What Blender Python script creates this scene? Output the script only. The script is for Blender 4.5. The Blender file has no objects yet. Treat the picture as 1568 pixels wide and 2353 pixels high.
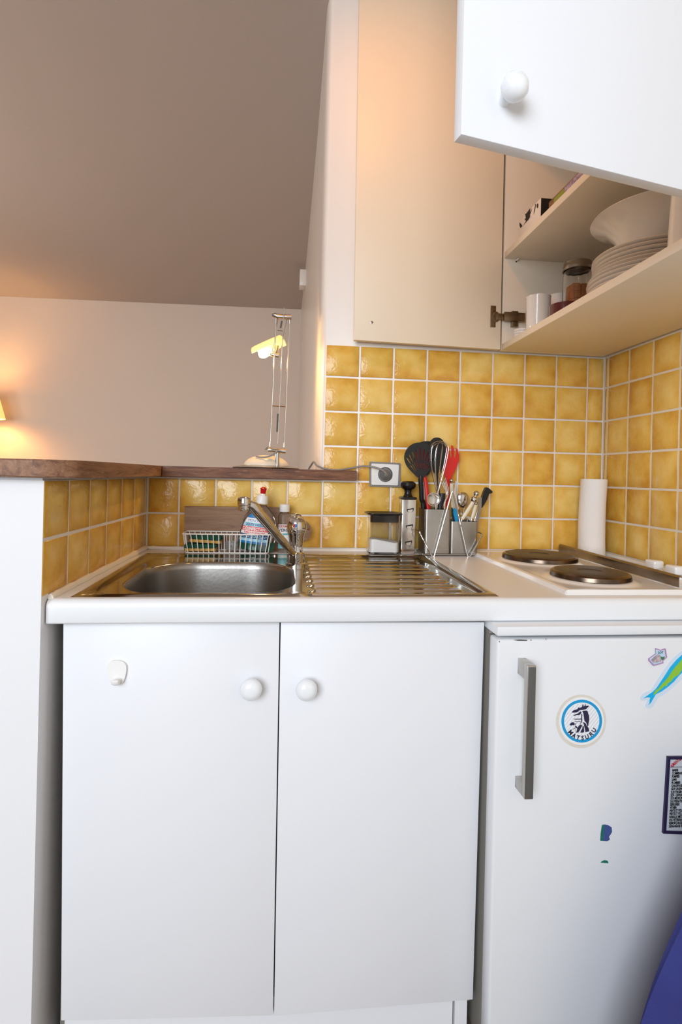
import bpy, bmesh, math, random
from mathutils import Vector, Matrix
random.seed(7)
C = bpy.context.scene.collection
PI = math.pi

# ------------------------------------------------------------------ camera
FOC, YAW, ROLL, PPX, PPY = 1230.08, .1111, -.0239, 784., 1091.9   # px, on a 1568 x 2353 frame
CAM = Vector((-.1218, -1.5797, 1.1112))
_fw = Vector((math.sin(YAW), math.cos(YAW), 0)); _r = Vector((math.cos(YAW), -math.sin(YAW), 0)); _d = Vector((0, 0, -1))
AX_R = _r*math.cos(ROLL) + _d*math.sin(ROLL)
AX_D = -_r*math.sin(ROLL) + _d*math.cos(ROLL)
cam_d = bpy.data.cameras.new('camera'); cam = bpy.data.objects.new('camera', cam_d); C.objects.link(cam)
cam_d.sensor_fit = 'HORIZONTAL'; cam_d.sensor_width = 36; cam_d.lens = FOC/1568*36
cam_d.shift_y = -(2353/2 - PPY)/1568; cam_d.shift_x = 0; cam_d.clip_start = .02
mw = Matrix((AX_R, -AX_D, -_fw)).transposed().to_4x4(); mw.translation = CAM
cam.matrix_world = mw
S = bpy.context.scene; S.camera = cam
S.view_settings.view_transform = 'Standard'; S.view_settings.look = 'None'
S.view_settings.gamma = 1; S.view_settings.use_curve_mapping = False
S.view_settings.exposure = 0.07

def lin(h):
    c = [int(h[i:i+2], 16)/255 for i in (1, 3, 5)]
    return tuple(x/12.92 if x <= .04045 else ((x+.055)/1.055)**2.4 for x in c) + (1,)

# ------------------------------------------------------------------ world and lights
w = bpy.data.worlds.new('world'); S.world = w; w.use_nodes = True
w.node_tree.nodes['Background'].inputs[0].default_value = (.80, .88, 1, 1)
w.node_tree.nodes['Background'].inputs[1].default_value = .6
def light(name, kind, loc, energy, col, size=.1, target=None, **k):
    l = bpy.data.lights.new(name, kind); o = bpy.data.objects.new(name, l); C.objects.link(o)
    o.location = loc; l.energy = energy; l.color = col[:3]
    if kind == 'AREA':
        l.shape = 'RECTANGLE'; l.size, l.size_y = size
    else: l.shadow_soft_size = size
    for a, b in k.items(): setattr(l, a, b)
    if target is not None:
        o.rotation_euler = (Vector(target)-Vector(loc)).to_track_quat('-Z', 'Y').to_euler()
    return o
# daylight through the window in the wall behind the camera
light('window_daylight', 'AREA', (-1.3, -3.62, 1.70), 88, (.83, .915, 1), (1.7, 1.6), (-.05, -.3, 1.1))
# unseen warm spot assumed near the kitchen ceiling, in front of the wall cupboards
light('unseen_warm_spot', 'SPOT', (.0, -.60, 2.48), 8.5, lin('#ff9e22'), .06, (.25, 0.0, 1.7), spot_size=2.3, spot_blend=1.)
# warm lamps of the living room, out of frame on the left
light('living_room_lamp', 'POINT', (-2.6, .6, 1.3), 50, lin('#fff0e2'), .3)

# ------------------------------------------------------------------ pixel -> point on a plane of the room
def ray(u, v): return AX_R*((u-PPX)/FOC) + AX_D*((v-PPY)/FOC) + _fw
def at(u, v, x=None, y=None, z=None):
    d = ray(u, v)
    t = (y-CAM.y)/d.y if y is not None else (z-CAM.z)/d.z if z is not None else (x-CAM.x)/d.x
    return CAM + d*t

# ------------------------------------------------------------------ materials
MATS = {}
def nt(m): return m.node_tree.nodes, m.node_tree.links
def mat(name, col, rough=.5, metal=0, bump=0, bscale=40, var=0, vscale=6, vcol=None, trans=0, ior=1.45, coat=0, emit=0, emitc=None, sss=0, spec=None, alpha=1, bdist=.002):
    m = bpy.data.materials.new(name); m.use_nodes = True; n, l = nt(m); b = n['Principled BSDF']
    b.inputs['Base Color'].default_value = lin(col); b.inputs['Roughness'].default_value = rough
    b.inputs['Metallic'].default_value = metal; b.inputs['Transmission Weight'].default_value = trans
    b.inputs['IOR'].default_value = ior; b.inputs['Coat Weight'].default_value = coat; b.inputs['Coat Roughness'].default_value = .08
    b.inputs['Alpha'].default_value = alpha
    if spec is not None: b.inputs['Specular IOR Level'].default_value = spec
    if sss: b.inputs['Subsurface Weight'].default_value = sss; b.inputs['Subsurface Radius'].default_value = (.02, .02, .02)
    if emit:
        b.inputs['Emission Color'].default_value = lin(emitc or col); b.inputs['Emission Strength'].default_value = emit
    tc = n.new('ShaderNodeTexCoord')
    if var or vcol:
        t = n.new('ShaderNodeTexNoise'); t.inputs['Scale'].default_value = vscale; t.inputs['Detail'].default_value = 6
        l.new(tc.outputs['Object'], t.inputs['Vector'])
        r = n.new('ShaderNodeMapRange'); r.inputs[1].default_value = .35; r.inputs[2].default_value = .7; l.new(t.outputs[0], r.inputs[0])
        r.inputs[4].default_value = var or 1
        x = n.new('ShaderNodeMix'); x.data_type = 'RGBA'; l.new(r.outputs[0], x.inputs[0])
        x.inputs[6].default_value = lin(col); x.inputs[7].default_value = lin(vcol or '#000000'); l.new(x.outputs[2], b.inputs['Base Color'])
    if bump:
        t = n.new('ShaderNodeTexNoise'); t.inputs['Scale'].default_value = bscale; t.inputs['Detail'].default_value = 3
        l.new(tc.outputs['Object'], t.inputs['Vector'])
        q = n.new('ShaderNodeBump'); q.inputs['Strength'].default_value = bump; q.inputs['Distance'].default_value = bdist
        l.new(t.outputs[0], q.inputs['Height']); l.new(q.outputs[0], b.inputs['Normal'])
    MATS[name] = m; return m

def tile_material():
    m = mat('yellow_glazed_tile', '#d9a63c', .16); n, l = nt(m); b = n['Principled BSDF']
    tc = n.new('ShaderNodeTexCoord'); oi = n.new('ShaderNodeObjectInfo')
    off = n.new('ShaderNodeVectorMath'); off.operation = 'SCALE'; off.inputs[0].default_value = (7, 13, 29); l.new(oi.outputs['Random'], off.inputs['Scale'])
    ad = n.new('ShaderNodeVectorMath'); ad.operation = 'ADD'; l.new(tc.outputs['Object'], ad.inputs[0]); l.new(off.outputs[0], ad.inputs[1])
    cl = n.new('ShaderNodeTexNoise'); cl.inputs['Scale'].default_value = 16; cl.inputs['Detail'].default_value = 4; l.new(ad.outputs[0], cl.inputs['Vector'])
    sp = n.new('ShaderNodeSeparateXYZ'); l.new(tc.outputs['Generated'], sp.inputs[0])
    def edge(o):
        a = n.new('ShaderNodeMath'); a.operation = 'SUBTRACT'; a.inputs[1].default_value = .5; l.new(o, a.inputs[0])
        c = n.new('ShaderNodeMath'); c.operation = 'ABSOLUTE'; l.new(a.outputs[0], c.inputs[0]); return c.outputs[0]
    mx = n.new('ShaderNodeMath'); mx.operation = 'MAXIMUM'; l.new(edge(sp.outputs[0]), mx.inputs[0]); l.new(edge(sp.outputs[2]), mx.inputs[1])
    mr = n.new('ShaderNodeMapRange'); mr.inputs[1].default_value = .22; mr.inputs[2].default_value = .52; mr.inputs[4].default_value = .32; l.new(mx.outputs[0], mr.inputs[0])
    nr = n.new('ShaderNodeMapRange'); nr.inputs[1].default_value = .3; nr.inputs[2].default_value = .7; nr.inputs[4].default_value = .5; l.new(cl.outputs[0], nr.inputs[0])
    s1 = n.new('ShaderNodeMath'); s1.operation = 'ADD'; l.new(mr.outputs[0], s1.inputs[0]); l.new(nr.outputs[0], s1.inputs[1])
    s2 = n.new('ShaderNodeMath'); s2.operation = 'MULTIPLY_ADD'; s2.inputs[1].default_value = .35; l.new(oi.outputs['Random'], s2.inputs[0]); l.new(s1.outputs[0], s2.inputs[2])
    r = n.new('ShaderNodeValToRGB'); e = r.color_ramp.elements
    e[0].position = .15; e[0].color = lin('#f3d27e'); e[1].position = 1.3; e[1].color = lin('#d09434')
    k = r.color_ramp.elements.new(.6); k.color = lin('#e6b855')
    l.new(s2.outputs[0], r.inputs[0]); l.new(r.outputs[0], b.inputs['Base Color'])
    t1 = n.new('ShaderNodeTexNoise'); t1.inputs['Scale'].default_value = 55; t1.inputs['Detail'].default_value = 2; t1.inputs['Distortion'].default_value = 1.2; l.new(ad.outputs[0], t1.inputs['Vector'])
    q = n.new('ShaderNodeBump'); q.inputs['Strength'].default_value = .35; q.inputs['Distance'].default_value = .0025
    l.new(t1.outputs[0], q.inputs['Height']); l.new(q.outputs[0], b.inputs['Normal'])
    return m
def wood_material(name, dark, mid, light_, axis, rough=.55, scr=.5):
    m = mat(name, mid, rough); n, l = nt(m); b = n['Principled BSDF']
    tc = n.new('ShaderNodeTexCoord'); mp = n.new('ShaderNodeMapping'); l.new(tc.outputs['Object'], mp.inputs[0])
    sc = [60, 60, 60]; sc[axis] = 7; mp.inputs['Scale'].default_value = sc
    t = n.new('ShaderNodeTexNoise'); t.inputs['Scale'].default_value = 1.; t.inputs['Detail'].default_value = 8; t.inputs['Roughness'].default_value = .7; t.inputs['Distortion'].default_value = .6
    l.new(mp.outputs[0], t.inputs['Vector'])
    r = n.new('ShaderNodeValToRGB'); e = r.color_ramp.elements
    e[0].position = .32; e[0].color = lin(dark); e[1].position = .72; e[1].color = lin(light_)
    k = e.new(.5); k.color = lin(mid); l.new(t.outputs[0], r.inputs[0])
    t2 = n.new('ShaderNodeTexNoise'); t2.inputs['Scale'].default_value = 3.4; t2.inputs['Detail'].default_value = 9; t2.inputs['Roughness'].default_value = .75; l.new(mp.outputs[0], t2.inputs['Vector'])
    mr = n.new('ShaderNodeMapRange'); mr.inputs[1].default_value = .56; mr.inputs[2].default_value = .66; mr.inputs[4].default_value = scr; l.new(t2.outputs[0], mr.inputs[0])
    x = n.new('ShaderNodeMix'); x.data_type = 'RGBA'; l.new(mr.outputs[0], x.inputs[0]); l.new(r.outputs[0], x.inputs[6]); x.inputs[7].default_value = lin('#c2a58c')
    l.new(x.outputs[2], b.inputs['Base Color'])
    q = n.new('ShaderNodeBump'); q.inputs['Strength'].default_value = .4; q.inputs['Distance'].default_value = .001; l.new(t.outputs[0], q.inputs['Height']); l.new(q.outputs[0], b.inputs['Normal'])
    return m
M = MATS
tile_material()
wood_material('bar_wood_x', '#4e2e1c', '#74492f', '#94664a', 0, .55, .35)
wood_material('bar_wood_y', '#5a3828', '#8a6248', '#a67d60', 1)
wood_material('board_wood', '#6e5240', '#94765f', '#a98a72', 0, .7, .12)
wood_material('tray_wood', '#5a3d26', '#8a6540', '#a07a52', 1, .6, .1)
mat('plaster', '#e8e8ea', .6, bump=.12, bscale=14)
mat('plaster_gloss', '#e9e2da', .28, bump=.10, bscale=10)
mat('living_wall', '#dfd0c3', .7, bump=.06, bscale=60)
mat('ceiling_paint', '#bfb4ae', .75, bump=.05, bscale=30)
mat('floor_stone', '#8f8070', .5, var=.35, vscale=3, vcol='#6d5f50')
mat('grout', '#e9e0d2', .75, bump=.2, bscale=300)
mat('sealant', '#f1ece3', .4, bump=.3, bscale=90)
mat('laminate_white', '#e9eaee', .38, bump=.05, bscale=160)
mat('cupboard_body', '#f0e5d3', .42, bump=.05, bscale=140)  # white panels, warm interior light mixed into the colour
mat('cupboard_warm_lit', '#ead9bf', .42, bump=.05, bscale=140)  # same white as the near door, with warm lamplight tinted in
mat('carcass_grey', '#8d857b', .6, var=.5, vscale=12, vcol='#4f483f')
mat('worktop_white', '#eceef0', .3, bump=.04, bscale=300)
mat('enamel_white', '#f1f0ee', .16, coat=.3)
mat('fridge_white', '#e8eaed', .3, bump=.06, bscale=30)
mat('gasket_grey', '#8f8a82', .6)
mat('ceramic_white', '#eef1f4', .08, coat=.5)
mat('china_white', '#e9e6e2', .14, coat=.4)
mat('steel_sink', '#b9b5ae', .13, 1)
mat('steel_brushed', '#9f9b96', .36, 1, bump=.1, bscale=120)
mat('steel_cup', '#b4b1ab', .34, 1, var=.5, vscale=14, vcol='#8b8883')
mat('steel_bright', '#cfccc8', .16, 1)
mat('chrome', '#d4d3d2', .05, 1)
mat('alu_lamp', '#b9b6b0', .28, 1)
mat('hinge_metal', '#8f7c64', .32, 1)
mat('dark_steel', '#a79d92', .24, 1, var=.7, vscale=14, vcol='#6f655b')
mat('hot_plate', '#4b4039', .45, .3, bump=.15, bscale=90, var=.6, vscale=9, vcol='#62544a')
mat('hot_plate_ring', '#7b6a5c', .25, 1, var=.8, vscale=20, vcol='#3a2f28')
mat('black_nylon', '#1d1d1e', .42)
mat('black_plastic', '#161414', .28)
mat('grey_plastic', '#5a5956', .4)
mat('cable_grey', '#8d8a86', .45)
mat('plug_grey', '#6f6e6c', .4)
mat('socket_grey', '#8b8683', .4)
mat('white_plastic', '#f0efec', .35)
mat('red_silicone', '#d8231f', .3)
mat('red_cap', '#c0101c', .3)
mat('blue_handle', '#1d8fc4', .3)
mat('cream_handle', '#e6dcc3', .3)
mat('clear_plastic', '#ffffff', .06, trans=1, ior=1.25)
mat('film_plastic', '#e8eef0', .1, trans=.85, ior=1.15)
mat('jar_glass', '#fbfaf7', .03, trans=1, ior=1.3)
mat('smoke_plastic', '#4a4540', .1, trans=.75, ior=1.3)
mat('salt_white', '#f6f4f2', .9, bump=.4, bscale=400)
mat('paper_towel', '#f3efec', .9, bump=.5, bscale=130)
mat('cardboard', '#b0906a', .8)
mat('sponge_green', '#1f5a48', .95, bump=.8, bscale=260, bdist=.004)
mat('sponge_yellow', '#dcaf5c', .9, bump=.7, bscale=200, bdist=.003)
mat('basket_white', '#eceae6', .35)
mat('brown_sugar', '#b8743f', .85, bump=.6, bscale=300)
mat('red_dish', '#54140e', .15, coat=.5)
mat('box_card', '#e8e0d6', .6)
mat('ink_black', '#17130f', .6)
mat('ink_navy', '#1c2150', .5)
mat('ink_purple', '#2a2245', .5)
mat('paper_white', '#eff1f1', .5)
mat('paper_grey', '#c9ced3', .45)
mat('sticker_rim', '#e2dcd2', .5, var=.5, vscale=40, vcol='#d2c8b8')
mat('sticker_blue', '#139ad6', .45)
mat('sticker_line', '#cfcfe0', .5)
mat('fish_pale', '#d3e3f2', .4)
mat('fish_blue', '#02b2e8', .4)
mat('fish_green', '#90c63c', .4)
mat('map_pink', '#b58abb', .45)
mat('map_sky', '#a6d3ea', .45, var=1, vscale=60, vcol='#d9e6ea')
mat('map_house', '#d8c4c2', .5, var=1, vscale=160, vcol='#8d7f92')
mat('map_green', '#3d7a52', .5)
mat('label_blue', '#0a7cc0', .4)
mat('label_cyan', '#a8dcf0', .4)
mat('label_red', '#dd4b4b', .4)
mat('label_white', '#f1eeec', .4)
mat('label_navy', '#16356f', .4)
mat('label_teal', '#6fb6bc', .4)
mat('ink_orange', '#b5482e', .5)
mat('residue_blue', '#3c4f96', .6, var=1, vscale=180, vcol='#4a5c86')
mat('residue_green', '#17765a', .6)
mat('packet_purple', '#7a5f8c', .5, var=1, vscale=150, vcol='#cabfd4')
mat('packet_green', '#8a9a2c', .5)
mat('cloth_blue', '#33387c', .95, bump=.5, bscale=700, var=.5, vscale=9, vcol='#3d4690')
mat('shade_fabric', '#f0d9b0', .8, emit=1.2, emitc='#ffb65c')
mat('lamp_glass', '#f4e3bb', .35, emit=.55, emitc='#ffc763', trans=.3)
mat('bulb_glow', '#fff2d0', .3, emit=9, emitc='#ffdf96')
mat('lamp_base_cream', '#e2d6c2', .3)
mat('soap_green', '#1c7a62', .2, trans=.4)
mat('metal_lid', '#a39a90', .25, 1)
mat('window_frame', '#f2f2f0', .4)

# ------------------------------------------------------------------ mesh helpers
def wloc(p):
    v = Vector((0, 0, 0))
    while p is not None: v = v + p.location; p = p.parent
    return v
def finish(me, m, ang=.6):
    if m: me.materials.append(m)
    for p in me.polygons: p.use_smooth = True
    me.set_sharp_from_angle(angle=ang)
def link(name, me, m, parent=None, origin=None, ang=.6):
    o = bpy.data.objects.new(name, me); C.objects.link(o)
    if parent is not None:
        me.transform(Matrix.Translation(-wloc(parent))); o.parent = parent
    else:
        if origin is None:
            xs = [v.co for v in me.vertices]
            lo = Vector([min(c[i] for c in xs) for i in range(3)]); hi = Vector([max(c[i] for c in xs) for i in range(3)])
            origin = Vector(((lo.x+hi.x)/2, (lo.y+hi.y)/2, lo.z))
        me.transform(Matrix.Translation(-Vector(origin))); o.location = origin
    finish(me, m, ang); return o
def obj(name, bm, m, parent=None, origin=None, ang=.6):
    bmesh.ops.recalc_face_normals(bm, faces=bm.faces)
    me = bpy.data.meshes.new(name); bm.to_mesh(me); bm.free()
    return link(name, me, MATS[m] if isinstance(m, str) else m, parent, origin, ang)
def thing(name, label, cat, loc, group=None):
    o = bpy.data.objects.new(name, None); C.objects.link(o); o.location = loc; o.empty_display_size = .05
    o['label'] = label; o['category'] = cat
    if group: o['group'] = group
    return o
def tag(o, label, cat, group=None, kind=None):
    o['label'] = label; o['category'] = cat
    if group: o['group'] = group
    if kind: o['kind'] = kind
    return o
def struct(o): o['kind'] = 'structure'; return o
def B(): return bmesh.new()
def hexa(bm, p, bev=0, seg=2):
    """8 points: bottom 4 (ccw), top 4"""
    v = [bm.verts.new(c) for c in p]
    fs = [bm.faces.new([v[i] for i in f]) for f in ((3,2,1,0),(4,5,6,7),(0,1,5,4),(1,2,6,5),(2,3,7,6),(3,0,4,7))]
    if bev:
        es = list({e for f in fs for e in f.edges})
        bmesh.ops.bevel(bm, geom=es, offset=bev, segments=seg, affect='EDGES', profile=.5)
    return bm
def box(bm, a, b, bev=0, seg=2, mt=None):
    x0, y0, z0 = a; x1, y1, z1 = b
    p = [Vector(c) for c in ((x0,y0,z0),(x1,y0,z0),(x1,y1,z0),(x0,y1,z0),(x0,y0,z1),(x1,y0,z1),(x1,y1,z1),(x0,y1,z1))]
    if mt: p = [mt @ c for c in p]
    return hexa(bm, p, bev, seg)
def ring_faces(bm, rings, closed=True, caps=True):
    for a, b in zip(rings, rings[1:]):
        n = len(a)
        for i in range(n if closed else n-1):
            j = (i+1) % n
            try: bm.faces.new((a[i], a[j], b[j], b[i]))
            except ValueError: pass
    if caps and closed:
        for r in (rings[0], rings[-1]):
            if len(r) > 2:
                try: bm.faces.new(r)
                except ValueError: pass
def tube(bm, pts, r, n=8, closed=False, caps=True, flat=1.0):
    pts = [Vector(p) for p in pts]; N = len(pts)
    rs = r if isinstance(r, (list, tuple)) else [r]*N
    tang = []
    for i in range(N):
        a = pts[(i-1) % N] if (closed or i) else pts[0]; b = pts[(i+1) % N] if (closed or i < N-1) else pts[-1]
        tang.append((b-a).normalized())
    up = Vector((0, 1, 0)) if abs(tang[0].y) < .9 else Vector((0, 0, 1))
    nx = tang[0].cross(up).normalized(); rings = []
    for i in range(N):
        t = tang[i]; nx = (nx - t*nx.dot(t)).normalized(); ny = t.cross(nx)
        rings.append([bm.verts.new(pts[i] + nx*(rs[i]*math.cos(2*PI*k/n)) + ny*(rs[i]*flat*math.sin(2*PI*k/n))) for k in range(n)])
    if closed: rings.append(rings[0]); caps = False
    ring_faces(bm, rings, True, caps); return bm
def smooth(pts, k=6, closed=False):
    pts = [Vector(p) for p in pts]; out = []; N = len(pts)
    for i in range(N if closed else N-1):
        p0 = pts[(i-1) % N] if (closed or i) else pts[0]; p1 = pts[i]; p2 = pts[(i+1) % N]
        p3 = pts[(i+2) % N] if (closed or i+2 < N) else pts[-1]
        for j in range(k):
            t = j/k
            out.append(.5*((2*p1)+(p2-p0)*t+(2*p0-5*p1+4*p2-p3)*t*t+(3*p1-p0-3*p2+p3)*t**3))
    if not closed: out.append(pts[-1])
    return out
def lathe(bm, prof, n=32, mt=None, sx=1, sy=1):
    mt = mt or Matrix.Identity(4); rings = []
    for r, z in prof:
        if r < 1e-6: rings.append([bm.verts.new(mt @ Vector((0, 0, z)))])
        else: rings.append([bm.verts.new(mt @ Vector((r*sx*math.cos(2*PI*k/n), r*sy*math.sin(2*PI*k/n), z))) for k in range(n)])
    for a, b in zip(rings, rings[1:]):
        if len(a) == 1 and len(b) == 1: continue
        for i in range(n):
            j = (i+1) % n
            if len(a) == 1: bm.faces.new((a[0], b[j], b[i]))
            elif len(b) == 1: bm.faces.new((a[i], a[j], b[0]))
            else: bm.faces.new((a[i], a[j], b[j], b[i]))
    return bm
def axis_mt(p, d, up=None):
    d = Vector(d).normalized(); m = d.to_track_quat('Z', 'Y').to_matrix().to_4x4(); m.translation = Vector(p); return m
def prism(bm, poly, z0, z1, bev=0):
    a = [bm.verts.new((x, y, z0)) for x, y in poly]; b = [bm.verts.new((x, y, z1)) for x, y in poly]
    fs = [bm.faces.new(a[::-1]), bm.faces.new(b)]; n = len(a)
    for i in range(n): fs.append(bm.faces.new((a[i], a[(i+1) % n], b[(i+1) % n], b[i])))
    if bev: bmesh.ops.bevel(bm, geom=list({e for f in fs[:2] for e in f.edges}), offset=bev, segments=2, affect='EDGES')
    return bm
def curve_mesh(name, loops, th):
    """filled 2-D outlines (holes allowed) as a thin solid mesh in the local XY plane"""
    cu = bpy.data.curves.new(name, 'CURVE'); cu.dimensions = '2D'; cu.fill_mode = 'BOTH'; cu.extrude = th/2
    for lp in loops:
        s = cu.splines.new('POLY'); s.points.add(len(lp)-1); s.use_cyclic_u = True
        for p, c in zip(s.points, lp): p.co = (c[0], c[1], 0, 1)
    o = bpy.data.objects.new(name, cu); C.objects.link(o)
    dg = bpy.context.evaluated_depsgraph_get(); me = bpy.data.meshes.new_from_object(o.evaluated_get(dg))
    bpy.data.objects.remove(o); bpy.data.curves.remove(cu); me.name = name; me.materials.clear(); return me
def text_mesh(body, size, th=.0002, bold=0, align='LEFT', sx=1):
    cu = bpy.data.curves.new('lettering', 'FONT'); cu.body = body; cu.size = size; cu.extrude = th/2; cu.offset = bold*size; cu.align_x = align
    cu.resolution_u = 3
    o = bpy.data.objects.new('lettering', cu); C.objects.link(o)
    dg = bpy.context.evaluated_depsgraph_get(); me = bpy.data.meshes.new_from_object(o.evaluated_get(dg))
    bpy.data.objects.remove(o); bpy.data.curves.remove(cu); me.materials.clear()
    if sx != 1: me.transform(Matrix.Diagonal((sx, 1, 1, 1)))
    return me
XZ = Matrix(((1,0,0,0),(0,0,-1,0),(0,1,0,0),(0,0,0,1)))   # local XY -> world XZ facing -y
def flat(name, loops, y, th, m, parent=None):
    """outlines given in photo pixels, built as a thin solid standing in the plane y"""
    lp = [[(p.x, p.z) for p in (at(u, v, y=y) for u, v in l)] for l in loops]
    me = curve_mesh(name, lp, th); me.transform(Matrix.Translation((0, y, 0)) @ XZ)
    return link(name, me, M[m], parent, ang=.5)
def ell(cx, cy, rx, ry, n=32, rot=0):
    o = []
    for k in range(n):
        a = 2*PI*k/n; x = rx*math.cos(a); y = ry*math.sin(a)
        o.append((cx + x*math.cos(rot) - y*math.sin(rot), cy + x*math.sin(rot) + y*math.cos(rot)))
    return o
def sstep(a, b, x):
    t = min(1, max(0, (x-a)/(b-a))); return t*t*(3-2*t)

# ================================================================== room shell
ZC = .8876                                   # worktop height
bm = B(); prism(bm, [(0,.002),(.95,.002),(.95,3.3),(.016,3.3),(.012,2.2),(-.004,.7),(-.012,.25),(-.0150,.11),(-.0158,.07),(-.0155,.05),(-.0145,.036),(-.0128,.025),(-.0104,.016),(-.0072,.0088),(-.0038,.0044)], 0, 2.56)
wall_back = struct(obj('wall_back', bm, 'plaster_gloss', origin=(0, 0, 0), ang=1.0))
bm = B(); box(bm, (-.72,.002,0), (0,.20,1.0945)); wall_middle = struct(obj('wall_middle', bm, 'grout', origin=(0, 0, 0)))
bm = B(); prism(bm, [(-.516,-.635),(-.5015,.002),(-.72,.002),(-.72,-.635)], 0, 1.0945, .004)
wall_left = struct(obj('wall_left', bm, 'plaster', origin=(0, 0, 0)))
RX = lambda s: .8798 - .0151*s               # right wall, s = distance from the corner
bm = B(); prism(bm, [(RX(0),.002),(RX(3.75),-3.75),(.98,-3.75),(.98,.002)], 0, 2.56)
wall_right = struct(obj('wall_right', bm, 'grout', origin=(0, 0, 0)))
bm = B(); prism(bm, [(.2,3.052),(-2.6,3.185),(-4.4,3.27),(-4.4,3.4),(.2,3.4)], 0, 2.56)
struct(obj('wall_far', bm, 'living_wall', origin=(0, 0, 0)))
bm = B(); box(bm, (-4.5,-3.75,0), (-4.4,3.4,2.56)); struct(obj('wall_outer', bm, 'living_wall', origin=(0, 0, 0)))
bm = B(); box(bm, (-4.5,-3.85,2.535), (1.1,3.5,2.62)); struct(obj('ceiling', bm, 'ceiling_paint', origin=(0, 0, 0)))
bm = B(); box(bm, (-4.5,-3.85,-.08), (1.1,3.5,0)); struct(obj('floor', bm, 'floor_stone', origin=(0, 0, 0)))
bm = B()                                     # rear wall with a window opening
WX0, WX1, WZ0, WZ1 = -2.15, -.45, .85, 2.5
box(bm, (-4.5,-3.85,0), (1.1,-3.75,WZ0)); box(bm, (-4.5,-3.85,WZ0), (WX0,-3.75,2.56)); box(bm, (WX1,-3.85,WZ0), (1.1,-3.75,2.56)); 
struct(obj('wall_rear', bm, 'plaster', origin=(0, 0, 0)))
wf = B()
for a, b in (((WX0,-3.83,WZ0),(WX0+.06,-3.77,WZ1)), ((WX1-.06,-3.83,WZ0),(WX1,-3.77,WZ1)), ((WX0+.06,-3.83,WZ0),(WX1-.06,-3.77,WZ0+.06)), ((WX0+.06,-3.83,WZ1-.06),(WX1-.06,-3.77,WZ1)), ((-1.33,-3.83,WZ0+.06),(-1.27,-3.77,WZ1-.06))): box(wf, a, b, .004)
struct(obj('window_1', wf, 'window_frame', origin=(0, 0, 0)))

# ------------------------------------------------------------------ tiles, one object each
PT, TS = .103, .1
tb = B(); box(tb, (-TS/2, 0, -TS/2), (TS/2, .006, TS/2), .0016, 2)
bmesh.ops.recalc_face_normals(tb, faces=tb.faces)
tile_me = bpy.data.meshes.new('tile'); tb.to_mesh(tile_me); tb.free(); finish(tile_me, M['yellow_glazed_tile'], .9)
def zrow(r): return 1.145 + (3.5-r)*PT        # grout line below row r-1
def tile(parent, org, dirx, s0, s1, z0, z1):
    """tile between s0..s1 along the horizontal direction dirx (wall plane), z0..z1"""
    g = .0029; s0 += g; s1 -= g; z0 += g; z1 -= g
    if s1-s0 < .004 or z1-z0 < .004: return
    o = bpy.data.objects.new('tile', tile_me); C.objects.link(o); o.parent = parent
    d = Vector(dirx); c = Vector(org) + d*((s0+s1)/2); nrm = d.cross(Vector((0, 0, 1)))
    o.location = (c.x, c.y, (z0+z1)/2)
    o.rotation_euler = (random.uniform(-.004, .004), 0, math.atan2(d.y, d.x) + random.uniform(-.005, .005))
    o.scale = ((s1-s0)/TS, 1, (z1-z0)/TS)
ZTOP, ZBOT = 1.4985, .893
def rows(top):
    r = []; e = [zrow(k) for k in range(0, 7)]; e[0] = ZTOP; e[6] = ZBOT
    return [(e[k+1], e[k]) for k in range(6) if e[k] <= top+.02 or k >= 4]
for z0, z1 in rows(2):
    cols = [k*PT for k in range(9)] + [.8785]
    for a, b in zip(cols, cols[1:]): tile(wall_back, (0, -.001, 0), (1, 0, 0), a, b, z0, min(z1, ZTOP))
    d = Vector((-.0151, -1, 0)).normalized()
    cols = [.006, .0215] + [.0215+PT*k for k in range(1, 8)]
    for a, b in zip(cols, cols[1:]): tile(wall_right, (RX(0)-.0012, 0, 0), d, a, b, z0, min(z1, ZTOP))
for z0, z1 in [(zrow(5), 1.0925), (ZBOT, zrow(5))]:
    cols = [-.4995] + [-k*PT for k in (4, 3, 2, 1, 0)]
    for a, b in zip(cols, cols[1:]): tile(wall_middle, (0, -.001, 0), (1, 0, 0), a, b, z0, z1)
    d = Vector((.0145, .637, 0)).normalized()
    cols = [-.002] + [.6185-.002+.0-PT*k for k in (5, 4, 3, 2, 1, 0)] + [.631]
    for a, b in zip(cols, cols[1:]): tile(wall_left, (-.516+.0012, -.635, 0), d, a, b, z0, z1)

# ------------------------------------------------------------------ bar top on the low walls
bt = thing('bar_top', 'reddish brown scuffed wooden bar top capping the low tiled wall', 'bar top', (-.3, .08, 1.0955))
bm = B(); ring = [(-.4555,-.034)] + [(-.4555,-.56)] + [(-.4555-.075*(1-math.cos(a)), -.585-.075*math.sin(a)) for a in [k*PI/12 for k in range(0, 7)]] + [(-.80,-.662),(-.80,.23),(-.70,.23)]
prism(bm, ring, 1.0955, 1.1255, .002); obj('plank', bm, 'bar_wood_y', bt)
bm = B(); prism(bm, [(-.454,-.034),(.0975,-.032),(.0975,-.0055),(-.003,-.0055),(-.003,.23),(-.698,.23)], 1.0955, 1.1255, .002); obj('plank', bm, 'bar_wood_x', bt)

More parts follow.
